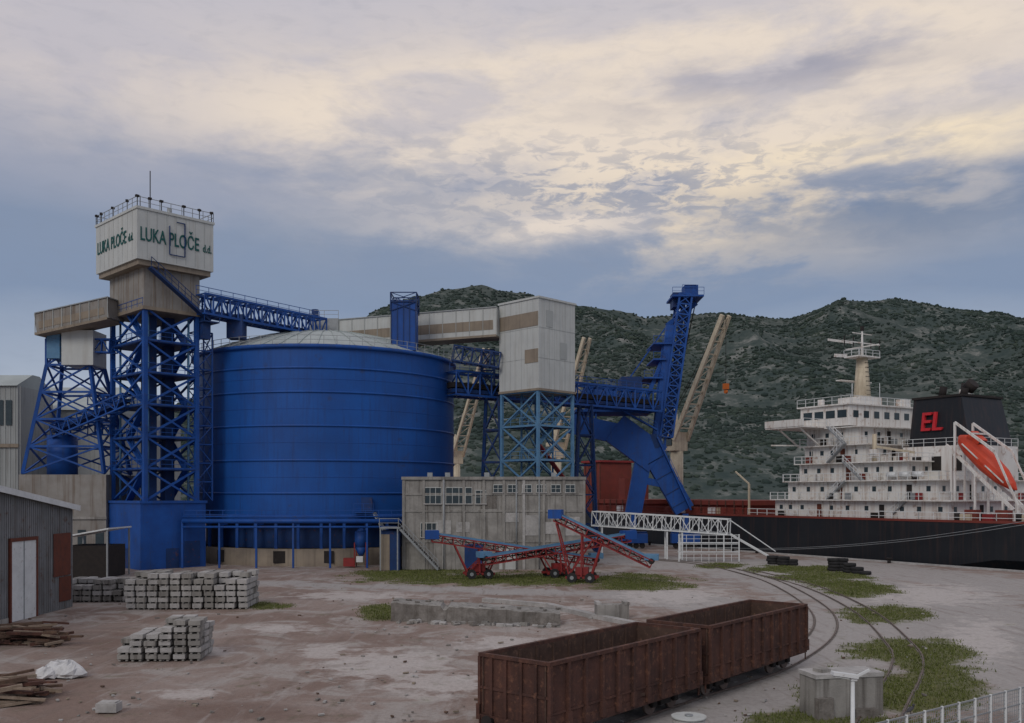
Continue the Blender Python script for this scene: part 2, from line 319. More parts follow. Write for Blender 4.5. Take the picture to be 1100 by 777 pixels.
# ---------------------------------------------------------------- silo
def silo():
    c=Vector((-26.5,133.4,0)); R=18.1; b=B('storage_silo')
    n=128
    b.lathe(c,[(R+.35,-.2),(R+.35,2.1),(R-.3,2.1)],n,'tan')
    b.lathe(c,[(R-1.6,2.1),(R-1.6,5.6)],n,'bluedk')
    b.lathe(c,[(R-1.6,5.6),(R+.25,5.6),(R+.25,6.2),(R,6.3)],n,'blue')
    b.lathe(c,[(R,6.3),(R,27.3)],n,'silo')
    for z in (9.0,13.1,17.4,21.6,24.6):
        b.lathe(c,[(R,z-.13),(R+.13,z-.1),(R+.13,z+.1),(R,z+.13)],n,'silo')
    for z in (11,15.3,19.5,23.2): b.lathe(c,[(R,z-.035),(R+.02,z-.03),(R+.02,z+.03),(R,z+.035)],n,'blue')
    b.lathe(c,[(R,27.0),(R+.35,27.05),(R+.35,27.5),(R-.2,27.5)],n,'blue')
    b.lathe(c,[(R-.1,27.5),(R*.8,28.9),(R*.55,30.4),(R*.3,31.4),(R*.12,31.8),(0.01,31.9)],n,'roof')
    for j in range(48):
        t=2*math.pi*j/48; d=Vector((math.cos(t),math.sin(t),0))
        pr=[(R-.1,27.5),(R*.8,28.9),(R*.55,30.4),(R*.3,31.4)]
        for (r0,z0),(r1,z1) in zip(pr[:-1],pr[1:]): b.beam(c+d*r0+Vector((0,0,z0+.06)),c+d*r1+Vector((0,0,z1+.06)),.12,.12,'roof')
    for j in range(40):
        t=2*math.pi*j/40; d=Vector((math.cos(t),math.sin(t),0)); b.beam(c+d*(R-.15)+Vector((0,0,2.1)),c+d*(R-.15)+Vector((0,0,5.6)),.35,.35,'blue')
    m=72
    for j in range(m):
        t=2*math.pi*j/m; t2=2*math.pi*(j+1)/m; d=Vector((math.cos(t),math.sin(t),0))*(R+.2); d2=Vector((math.cos(t2),math.sin(t2),0))*(R+.2)
        b.beam(c+d+Vector((0,0,27.5)),c+d+Vector((0,0,28.6)),.06,.06,'grey')
        for h in(28.05,28.6): b.beam(c+d+Vector((0,0,h)),c+d2+Vector((0,0,h)),.05,.05,'grey')
    ctr=c+Vector((0,0,31.5))
    b.rbox(ctr+Vector((0,0,1)),4,4,2.4,'grey'); b.rail(ctr+Vector((-2,-2,2.2)),ctr+Vector((2,-2,2.2)),1.1,'grey')
    b.cyl(ctr+Vector((-1.5,-1,1)),ctr+Vector((-1.5,-1,3.6)),.5,'bluedk')
    q=PD(435,362,124); b.box(q.x-1.6,q.x+1.6,q.y-1.6,q.y+1.6,27.8,34.4,'blue'); b.lattice([(q.x-1.7,q.y-1.7,33),(q.x+1.7,q.y-1.7,33),(q.x+1.7,q.y+1.7,33),(q.x-1.7,q.y+1.7,33)],[(q.x-1.7,q.y-1.7,35.4),(q.x+1.7,q.y-1.7,35.4),(q.x+1.7,q.y+1.7,35.4),(q.x-1.7,q.y+1.7,35.4)],2,.14,.09,'bluedk')
    for i in range(5): b.box(q.x-1.66+i*.8,q.x-1.56+i*.8,q.y-1.68,q.y-1.6,28.6,34.4,'bluedk')
    def on(px,z,off=.0):
        az=(px-550)/1000; d=Vector((az,1,0)); oc=-Vector((c.x,c.y,0)); A=d.dot(d); Bq=2*d.dot(oc); C=oc.dot(oc)-(R+off)**2; tt=(-Bq-math.sqrt(Bq*Bq-4*A*C))/2/A; return Vector((d.x*tt,d.y*tt,z))
    p=on(393,7.6,.1); b.rbox(p,1.6,.3,1.8,'bluedk'); b.rbox(p+Vector((0,-1,-1.0)),2.4,1.8,.12,'blue'); b.rail(p+Vector((-1.2,-1.9,-1)),p+Vector((1.2,-1.9,-1)),1.1,'blue')
    b.beam(p+Vector((1.2,-1.2,-1)),p+Vector((4.5,-2.2,-6.4)),.9,.15,'grey')
    for px in (240,300,352,410): p=on(px,1.1,.38); b.rbox(p,1.5,.1,1.5,'dark')
    return b.done()
silo()
# ---------------------------------------------------------------- elevator tower
def tower():
    th=math.radians(46)
    loc=Vector((-44.37,115.5,0)); b=B('silo_elevator_tower',loc,th)
    def ring(hx,hy,z): return [(-hx,-hy,z),(hx,-hy,z),(hx,hy,z),(-hx,hy,z)]
    b.box(-4.1,4.1,-5.2,5.2,-.2,7.8,'blue'); b.box(-4.25,4.25,-5.35,5.35,7.8,8.1,'blue')
    b.box(-1,.6,-5.26,-5.2,0,2.4,'bluedk'); b.box(1.3,3.3,-5.26,-5.2,.2,3.2,'bluedk'); b.box(-4.16,-4.1,-2,0,0,2.4,'bluedk')
    hx,hy=3.25,4.5
    b.lattice(ring(hx,hy,8.1),ring(hx,hy,31),6,.5,.24,'blue')
    for x,y in((-1.2,-1.5),(1.3,-1.0),(0,2)):
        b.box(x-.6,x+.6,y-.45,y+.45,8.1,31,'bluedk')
    for x,y in((-2.6,-3.9),(2.5,-3.9),(-2.6,3.8)): b.cyl((x,y,8.1),(x,y,31),.14,'bluelt',8)
    for i in range(6):
        z=8.1+(i+1)*(22.9/6)
        b.box(-hx-.2,hx+.2,-hy-.2,hy+.2,z-.12,z-.02,'bluedk')
        b.rail((-hx,-hy-.25,z),(hx,-hy-.25,z),1.1,'blue'); b.rail((-hx-.25,-hy,z),(-hx-.25,hy,z),1.1,'blue')
        z0=z-22.9/6
        y0,y1=(-3.6,1) if i%2 else (1,-3.6)
        b.beam((2.4,y0,z0),(2.4,y1,z),.9,.2,'blue')
        b.rail((-hx+.3,y0,z0),(-hx+.3,y1,z),1.0,'blue',step=1)
        b.beam((-hx+.5,y0,z0),(-hx+.5,y1,z),.8,.2,'blue')
    b.lattice([(hx+.1,-hy+.2,8.1),(hx+2.2,-hy+.2,8.1),(hx+2.2,-hy+2.4,8.1),(hx+.1,-hy+2.4,8.1)],[(hx+.1,-hy+.2,29),(hx+2.2,-hy+.2,29),(hx+2.2,-hy+2.4,29),(hx+.1,-hy+2.4,29)],9,.16,.1,'blue',x=False)
    b.box(-3.5,3.5,-4.8,4.8,31,36.0,'neck'); b.box(-3.7,3.7,-5,5,30.7,31.1,'tan')
    for i in range(1,6): b.box(-3.5+i*1.17-.04,-3.5+i*1.17+.04,-4.83,-4.8,31.1,36,'tan')
    for i in range(1,7): b.box(-3.53,-3.5,-4.8+i*1.4-.04,-4.8+i*1.4+.04,31.1,36,'tan')
    HX,HY=4.78,5.83
    b.box(-HX+.25,HX-.25,-HY+.25,HY-.25,35.7,36.4,'tan')
    b.box(-HX,HX,-HY,HY,36.3,42.1,'panel')
    b.box(-HX-.12,HX+.12,-HY-.12,HY+.12,42.1,42.4,'panel')
    for i in range(1,8): b.box(-HX+i*1.195-.02,-HX+i*1.195+.02,-HY-.02,-HY,36.5,42.1,'seam')
    for i in range(1,9): b.box(-HX-.02,-HX,-HY+i*1.3-.02,-HY+i*1.3+.02,36.5,42.1,'seam')
    for a,d in(((-.9,37.4),(-.9,40.8)),((-.9,37.4),(1.0,37.4)),((1.0,37.4),(1.0,41.4)),((0.0,41.4),(1.0,41.4))):
        b.beam((a[0],-HY-.15,a[1]),(d[0],-HY-.15,d[1]),.1,.1,'bluedk')
    for p,q in(((-HX,-HY),(HX,-HY)),((HX,-HY),(HX,HY)),((HX,HY),(-HX,HY)),((-HX,HY),(-HX,-HY))):
        b.rail((p[0],p[1],42.4),(q[0],q[1],42.4),1.1,'grey',step=1.3)
    for x,y in((-4.7,-5.7),(-3.2,-5.7),(-1.8,-5.7),(4.6,-5.7),(3,-5.7),(1,-5.7),(-4.7,5.7),(-4.7,4.4),(-4.7,1),(-4.7,-3.0),(4.6,5)):
        b.beam((x,y,42.4),(x,y,43.4),.08,.08,'dark'); b.rbox((x-.1,y-.2,43.5),.4,.3,.24,'dark',rz=random.uniform(-1,1))
    b.cyl((-1,-1,42.4),(-1,-1,48.5),.06,'dark',6); b.cyl((-1.8,0,42.4),(-1.8,0,45.5),.05,'dark',6); b.rbox((0.5,1,43.2),2,2,1.6,'grey'); b.cyl((.5,-3,42.4),(.5,-3,43.8),.3,'grey',8)
    b.beam((-3.2,-5.7,35.5),(4.3,-5.7,30.2),.9,.25,'bluedk'); b.rail((-3.2,-6.1,35.6),(4.3,-6.1,30.3),1.1,'bluedk',step=1)
    b.box(3.4,5.4,-6.2,-3.5,30.0,30.15,'bluedk'); b.rail((3.4,-6.2,30.15),(5.4,-6.2,30.15),1.1,'blue')
    b.box(3.6,4.6,-5.5,-4.5,28,31.5,'bluedk')
    o=b.done()
    text(o,'LUKA PLOČE',(-HX+.3,-HY-.05,38.5),0,2.25,'green',xs=.56)
    text(o,'d.d.',(3.35,-HY-.05,38.5),0,1.35,'green',xs=.6)
    text(o,'LUKA PLOČE',(-HX-.05,HY-.5,38.6),math.radians(-90),2.1,'green',xs=.68)
    text(o,'d.d.',(-HX-.05,-HY+2.3,38.6),math.radians(-90),1.3,'green',xs=.7)
tower()
def gal(name,p,q,w,h,mats=('panel','tan'),n=14):
    b=B(name); p=Vector(p); q=Vector(q); d=(q-p).normalized(); sd=d.cross(Vector((0,0,1))).normalized()
    b.beam(p,q,w,h,mats[0]); up=Vector((0,0,1))
    b.beam(p-up*(h*.5+.05),q-up*(h*.5+.05),w+.3,.3,'tan'); b.beam(p+up*(h*.5+.02),q+up*(h*.5+.02),w+.3,.12,'grey')
    for sg in(-1,1):
        off=sd*sg*(w/2+.02); b.beam(p+off-up*h*.12+d*.5,q+off-up*h*.12-d*.5,.03,h*.34,mats[1])
        for i in range(n+1):
            a=p.lerp(q,i/n)+sd*sg*(w/2+.05); b.beam(a-up*h*.5,a+up*h*.5,.08,.08,'seam')
    return b
pl=PD(47,350,116); pr=PD(124,333,114)
gal('conveyor_gallery',pl,pr,3,2.5,('neck','tan'),8).done()
b=B('gallery_trestle')
def quad(px0,px1,py,Y0,Y1): 
    z=EYE+(HZ-py)*Y0/F; return [Vector(((px0-550)*Y0/F,Y0,z)),Vector(((px1-550)*Y0/F,Y0,z)),Vector(((px1-550)*Y0/F,Y1,z)),Vector(((px0-550)*Y0/F,Y1,z))]
b.lattice(quad(24,112,509,115,123),quad(50,97,392,116,120),4,.4,.2,'blue')
b.lattice(quad(50,97,392,116,120),quad(50,97,364,116,120),1,.3,.2,'blue')
t=quad(66,100,392,115.2,119); b.hexa(t+[a+Vector((0,0,4.3)) for a in t],'panel')
t=quad(50,64,385,115.6,119); b.hexa(t+[a+Vector((0,0,3.0)) for a in t],'bluelt')
b.truss(PD(60,464,117),PD(138,430,113),1.6,1.6,8,.18,.11,'blue'); b.beam(PD(60,464,117),PD(138,430,113),1.2,.3,'bluedk')
b.truss(PD(97,372,117),PD(122,372,115),1.2,1.6,3,.16,.1,'blue')
for y in(430,462): b.truss(PD(98,y,118),PD(122,y,116),1,1.2,3,.16,.1,'blue')
q=PD(67,485,118); b.cyl(q-Vector((0,0,3)),q+Vector((0,0,2)),1.8,'blue',16)
b.done()
b=B('concrete_substation'); t=[Vector(((20-550)*.1145,114.5,-.2)),Vector(((114-550)*.1145,114.5,-.2)),Vector(((114-550)*.1145,125,-.2)),Vector(((20-550)*.1145,125,-.2))]
b.hexa(t+[a+Vector((0,0,11.5)) for a in t],'neck'); 
for i in range(5): b.box(-60+i*2.2,-59+i*2.2,114.42,114.5,2,4.5,'glass')
b.box(-60.8,-49.8,114.3,114.5,5.8,6.1,'conc'); b.done()
b=B('warehouse')
x0,x1=-100,-60.5
b.box(x0,x1,140,170,-.2,21.5,'ware')
b.hexa([(x0,139.5,21.5),(x1,139.5,21.5),(x1,170.5,21.5),(x0,170.5,21.5),(x0,154,26.5),(x1,154,26.5),(x1,156,26.5),(x0,156,26.5)],'roof')
b.box(-110,-69,130,139.9,-.2,24.0,'ware')
b.hexa([(-110,129.6,24.0),(-69,129.6,24.0),(-69,140,24.0),(-110,140,24.0),(-110,134,26),(-69,134,26),(-69,136,26),(-110,136,26)],'roof')
for i in range(60): b.box(-110+i*.7,-109.92+i*.7,129.93,130,0,24,'seam')
for i in range(8): b.box(-79+i*1.2,-78.2+i*1.2,129.85,129.92,18.5,22,'glass')
b.box(-110,-68.8,129.7,129.9,15.4,15.9,'tan'); b.done()
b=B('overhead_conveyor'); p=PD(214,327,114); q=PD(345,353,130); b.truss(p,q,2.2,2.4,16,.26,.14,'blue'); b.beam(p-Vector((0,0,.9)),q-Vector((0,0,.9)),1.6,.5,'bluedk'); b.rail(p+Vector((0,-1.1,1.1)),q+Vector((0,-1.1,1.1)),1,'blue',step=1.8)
m=p.lerp(q,.28); b.rbox(m-Vector((0,0,2)),2,2,3,'bluedk'); b.done()
b=B('pipe_rack'); a=PD(196,560,112); c=PD(434,560,112)
for dz,r in((0,.28),(-.7,.14),(.55,.1)): b.cyl(a+Vector((0,0,dz)),c+Vector((0,0,dz)),r,'blue',10)
for i in range(7):
    t=a.lerp(c,i/6); b.beam(Vector((t.x,t.y,0)),t,.22,.22,'blue'); b.beam(t-Vector((0,0,.4)),t+Vector((0,3,-.4)),.2,.2,'blue')
b.rail(a+Vector((0,.5,.3)),c+Vector((0,.5,.3)),1.0,'blue'); b.done()
# ---------------------------------------------------------------- building
def office():
    X0,X1,Y0,Y1,H=-12.8,8.5,110,118,10.6
    b=B('concrete_industrial_building')
    b.box(X0,X1,Y0,Y1,-.2,H,'conc'); b.box(X0-.25,X1+.25,Y0-.25,Y1+.25,H,H+.35,'conc')
    n=9
    for i in range(n+1):
        x=X0+(X1-X0)*i/n; b.box(x-.16,x+.16,Y0-.14,Y0,0,H-.003,'concl' if i%4==2 else 'conc')
    for z in(3.3,6.9,8.9): b.box(X0+.01,X1-.01,Y0-.09,Y0,z-.12,z+.12,'conc')
    def win(px0,px1,py0,py1,nn=3):
        a=(px0-550)*.11; c_=(px1-550)*.11; z1=9-(py0-530)*.11; z0=9-(py1-530)*.11
        b.box(a,c_,Y0-.04,Y0+.02,z0,z1,'glass')
        for i in range(nn+1):
            x=a+(c_-a)*i/nn; b.box(x-.03,x+.03,Y0-.1,Y0-.04,z0,z1,'panel')
        b.box(a,c_,Y0-.11,Y0-.045,z1-.03,z1+.05,'panel'); b.box(a-.1,c_+.1,Y0-.25,Y0-.05,z0-.12,z0,'concl'); b.box(a,c_,Y0-.09,Y0-.045,(z0+z1)/2-.02,(z0+z1)/2+.02,'panel')
    win(456,474,524,541,3); win(479,507,524,541,4); win(511,522,527,541,2)
    for k in range(6): win(530+k*15.5,540+k*15.5,521,529,2)
    win(452,470,562,577,3)
    b.box(-5.6,-3.4,Y0-.17,Y0,0,3,'bluedk'); b.box(-1.5,.6,Y0-.1,Y0,0,2.6,'panel'); b.box(4.9,7.2,Y0-.18,Y0,0,3.1,'grey')
    for (x,z,w,h) in((-9,4.2,1.8,1.6),(1.5,4,1.8,2.4),(3.9,4.2,1.8,1.4),(6.3,4,1.7,2.2),(-3.7,7.2,1.9,1.5),(-6.6,4.4,1.6,1.2),(-.8,5.6,1.6,1.1)): b.box(x,x+w,Y0-.05,Y0,z,z+h,random.choice(['concl','rough','concl']))
    for x in(-8.05,.5,3.2): b.cyl((x,Y0-.25,0),(x,Y0-.25,H),.07,'grey',8)
    for i in range(4): 
        x=random.uniform(X0+2,X1-2); b.rbox((x,113,H+.6),.6,.6,.6,'grey')
    b.beam((X0-.4,Y0-1.2,5.0),(X0+4.2,Y0-1.2,.1),1.1,.25,'grey'); b.rail((X0-.4,Y0-1.75,5.1),(X0+4.2,Y0-1.75,.2),1.0,'grey',step=.8)
    for i in range(22):
        t=i/21; b.box(X0-.4+4.6*t-.15,X0-.4+4.6*t+.15,Y0-1.72,Y0-.68,5.0-4.9*t+.1,5.0-4.9*t+.2,'dark')
    b.box(X0-2.6,X0-.2,Y0-1.9,Y0+1,4.9,5.05,'grey'); b.rail((X0-2.6,Y0-1.9,5.05),(X0-.4,Y0-1.9,5.05),1,'grey')
    for x in(X0-2.5,X0-.5): b.beam((x,Y0-1.8,0),(x,Y0-1.8,4.9),.14,.14,'grey')
    b.box(X0-2.6,X0-.35,Y0-1.2,Y0+1.2,0,4.6,'bluedk'); b.box(X0-2.65,X0-1.5,Y0-1.26,Y0-1.21,0,4.2,'tan')
    b.done()
office()
b=B('dust_hopper'); q=G(388,609)
b.cyl(q+Vector((0,0,2.4)),q+Vector((0,0,4.3)),.8,'blue',14); b.cyl(q+Vector((0,0,1.2)),q+Vector((0,0,2.4)),.2,'blue',14,r2=.8); b.cyl(q+Vector((0,0,4.3)),q+Vector((0,0,4.7)),.8,'blue',14,r2=.2)
for dx,dy in((-.7,-.7),(.7,-.7),(.7,.7),(-.7,.7)): b.beam(q+Vector((dx,dy,0)),q+Vector((dx,dy,3)),.12,.12,'red')
b.rbox(q+Vector((-1.4,-.3,.6)),1.3,1,1.0,'red'); b.rbox(q+Vector((0,-1,1.0)),.8,.5,.7,'wht'); b.done()
# ---------------------------------------------------------------- transfer house
def thouse():
    th=math.radians(45); b=B('conveyor_transfer_house',PD(577,530,127)*1,th)
    hx,hy=3.6,3.7; z0,z1=22.8,34.6
    b.box(-hx,hx,-hy,hy,z0,z1,'panel'); b.box(-hx-.15,hx+.15,-hy-.15,hy+.15,z1,z1+.25,'panel'); b.box(-hx-.1,hx+.1,-hy-.1,hy+.1,z0-.3,z0,'tan')
    for i in range(1,7): b.box(-hx+i*1.03-.02,-hx+i*1.03+.02,-hy-.02,-hy,z0,z1,'seam'); b.box(-hx-.02,-hx,-hy+i*1.05-.02,-hy+i*1.05+.02,z0,z1,'seam')
    for z in(26.8,30.8): b.box(-hx,hx,-hy-.03,-hy-.0,z-.02,z+.02,'seam'); b.box(-hx-.03,-hx,-hy,hy,z-.02,z+.02,'seam')
    b.box(-hx-.05,-hx-.031,-hy+.1,hy-.1,31,32.9,'tan'); b.box(-hx-.05,-hx-.031,-hy+.1,-hy+2.5,26.2,28.0,'tan')
    b.box(-2.2,-.9,-hy-.05,-hy-.031,31,33.2,'seam'); b.box(.5,1.9,-hy-.05,-hy-.031,27,29.2,'seam')
    r=lambda h,z:[(-h,-h,z),(h,-h,z),(h,h,z),(-h,h,z)]
    b.lattice(r(3.4,-.2),r(3.4,22.5),5,.36,.2,'bluelt'); b.lattice(r(1.5,-.2),r(1.5,22.5),6,.2,.12,'bluelt')
    for z in(13.5,18): b.box(-3.3,3.3,-3.3,3.3,z,z+.08,'bluedk'); b.rail((-3.4,-3.4,z),(3.4,-3.4,z),1.1,'bluelt'); b.rail((-3.4,-3.4,z),(-3.4,3.4,z),1.1,'bluelt')
    for i in range(4): b.beam((-2.5 if i%2 else 2.5,-2.6,2+i*4.5),(2.5 if i%2 else -2.5,-2.6,6.5+i*4.5),.8,.15,'red' if i==2 else 'bluelt')
    b.loc=Vector((b.loc.x,b.loc.y,0)); b.done()
thouse()
gal('conveyor_gallery',(-24,133,31.6),(-1.7,127.5,32.3),3.2,3.8,('panel','tan'),12).done()
b=B('ship_loading_conveyor'); p=PD(484,412,128); q=PD(704,432,150)
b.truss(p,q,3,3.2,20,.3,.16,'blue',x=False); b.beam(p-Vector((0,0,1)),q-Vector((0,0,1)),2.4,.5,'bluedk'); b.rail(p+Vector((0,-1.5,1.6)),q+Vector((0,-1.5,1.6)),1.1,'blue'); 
b.beam(p+Vector((0,0,-.2)),q+Vector((0,0,-.2)),1.8,.7,'dark')
p2=PD(487,380,127); b.truss(p2,PD(537,388,127),2,2,5,.2,.12,'bluedk')
for t in(.18,.62):
    m=p.lerp(q,t); z=m.z-1.6
    b.lattice([(m.x-1.8,m.y-2,-.2),(m.x+1.8,m.y-2,-.2),(m.x+1.8,m.y+2,-.2),(m.x-1.8,m.y+2,-.2)],[(m.x-.9,m.y-1.5,z),(m.x+.9,m.y-1.5,z),(m.x+.9,m.y+1.5,z),(m.x-.9,m.y+1.5,z)],5,.32,.18,'bluedk')
m=p.lerp(q,.16); b.lattice([(m.x-.9,m.y-1.5,m.z),(m.x+.9,m.y-1.5,m.z),(m.x+.9,m.y+1.5,m.z),(m.x-.9,m.y+1.5,m.z)],[(m.x-.9,m.y-1.5,m.z+5),(m.x+.9,m.y-1.5,m.z+5),(m.x+.9,m.y+1.5,m.z+5),(m.x-.9,m.y+1.5,m.z+5)],2,.25,.14,'bluedk')
b.done()
# ---------------------------------------------------------------- ship loader
def loader():
    b=B('ship_loader'); k='blue'
    Ya,Yb=151,159
    P=PD
    for Y in(Ya,Yb):
        b.beam(P(612,455,Y),P(672,468,Y),1.4,3.2,k)
        b.beam(P(660,460,Y),P(706,494,Y),1.7,5.0,k)
        b.beam(P(697,482,Y),P(735,548,Y),1.52,3.2,k)
        b.beam(P(692,488,Y),P(680,552,Y),1.3,2.6,k)
        b.beam(P(684,515,Y),P(716,521,Y),1.1,1.1,k)
        for tt in(.2,.45,.7,.9):
            m=P(697,482,Y).lerp(P(735,548,Y),tt); b.beam(m+Vector((-1.4,-.8,-.6)),m+Vector((1.4,-.8,1.0)),.1,.12,'bluedk')
        for px in(680,736):
            g=P(px,552,Y); b.rbox((g.x,g.y,1.7),4.6,1.45,1.5,k)
            b.beam((g.x,g.y,2.2),g,.95,.95,k)
            for dx in(-1.5,-.5,.5,1.5): b.cyl((g.x+dx,g.y-.3,.5),(g.x+dx,g.y+.3,.5),.45,'dark',12)
    for py,px in((470,680),(545,733),(548,680),(458,625)): b.beam(P(px,py,Ya),P(px,py,Yb),1.0,1.0,k)
    a=P(618,440,Ya); c=P(702,440,Ya); b.box(a.x,c.x,Ya-.5,Yb+.5,a.z-.4,a.z,k); b.rail((a.x,Ya-.5,a.z),(c.x,Ya-.5,a.z),1.2,k)
    b.box(P(632,0,Ya).x,P(662,0,Ya).x,Ya+.5,Yb-.5,a.z+.01,a.z+3.6,'blue'); b.rail((P(632,0,Ya).x,Ya+.5,a.z+3.6),(P(662,0,Ya).x,Ya+.5,a.z+3.6),1.1,k)
    for px in(638,646,654): b.box(P(px,0,Ya).x-.4,P(px,0,Ya).x+.4,Ya+.44,Ya+.5,a.z+1.4,a.z+2.4,'glass')
    b.box(P(668,0,Ya).x,P(690,0,Ya).x,Ya+.5,Yb-2,a.z+.01,a.z+5.4,'bluedk')
    b.lattice([P(614,452,Ya),P(640,452,Ya),P(640,452,Yb),P(614,452,Yb)],[P(618,415,Ya),P(640,415,Ya),P(640,415,Yb),P(618,415,Yb)],2,.3,.18,k)
    for Y in(Ya+1,Yb-1):
        b.beam(P(704,482,Y),P(720,350,Y),1.1,1.4,k)
        b.beam(P(690,440,Y),P(716,375,Y),.5,.6,k)
    b.lattice([P(700,482,Ya+1),P(714,482,Ya+1),P(714,482,Yb-1),P(700,482,Yb-1)],[P(712,370,Ya+1),P(722,370,Ya+1),P(722,370,Yb-1),P(712,370,Yb-1)],7,.3,.18,k)
    for py,x0,x1 in((368,702,722),(385,702,716),(405,692,712)):
        z=P(0,py,Ya).z; b.box(P(x0,0,Ya).x,P(x1,0,Ya).x,Ya,Yb,z-.25,z,k); b.rail((P(x0,0,Ya).x,Ya,z),(P(x1,0,Ya).x,Ya,z),1.1,k)
    Ym=(Ya+Yb)/2
    b.truss(P(714,470,Ym-2),P(735,318,Ym-2),3.4,2.0,14,.3,.17,k,x=True); b.beam(P(715,468,Ym-2),P(735,320,Ym-2),1.6,.5,'bluedk')
    b.beam(P(716,350,Ym),P(748,326,Ym),.7,.7,k)
    z=P(0,322,Ym).z; b.box(P(718,0,Ym).x,P(751,0,Ym).x,Ym-4,Ym+2,z-.3,z,k); b.rail((P(718,0,Ym).x,Ym-4,z),(P(751,0,Ym).x,Ym-4,z),1.2,k)
    b.rbox(P(741,314,Ym-1),2.2,3,1.8,k); b.rbox(P(726,324,Ym-1),1.4,3,2.4,'bluedk'); b.rail(P(733,312,Ym-2.6),P(748,312,Ym-2.6),.9,k)
    b.beam(P(744,326,Ym),P(722,430,Ym),.22,.22,k); b.beam(P(747,326,Ym),P(716,470,Ym),.16,.16,'dark')
    b.beam(P(720,345,Ym),P(655,436,Ym),.22,.22,k)
    b.cyl(P(703,474,Ya-.9),P(703,474,Yb+.9),1.2,'bluedk',16)
    b.beam(P(640,425,Ya-1.3),P(706,462,Ya-1.3),1.0,.25,k); b.rail(P(640,425,Ya-1.8),P(706,462,Ya-1.8),1.1,k)
    b.beam(P(706,470,Ya-1.5),P(742,548,Ya-1.5),.9,.2,k); b.rail(P(706,470,Ya-1.9),P(742,548,Ya-1.9),1.1,k)
    b.done()
loader()
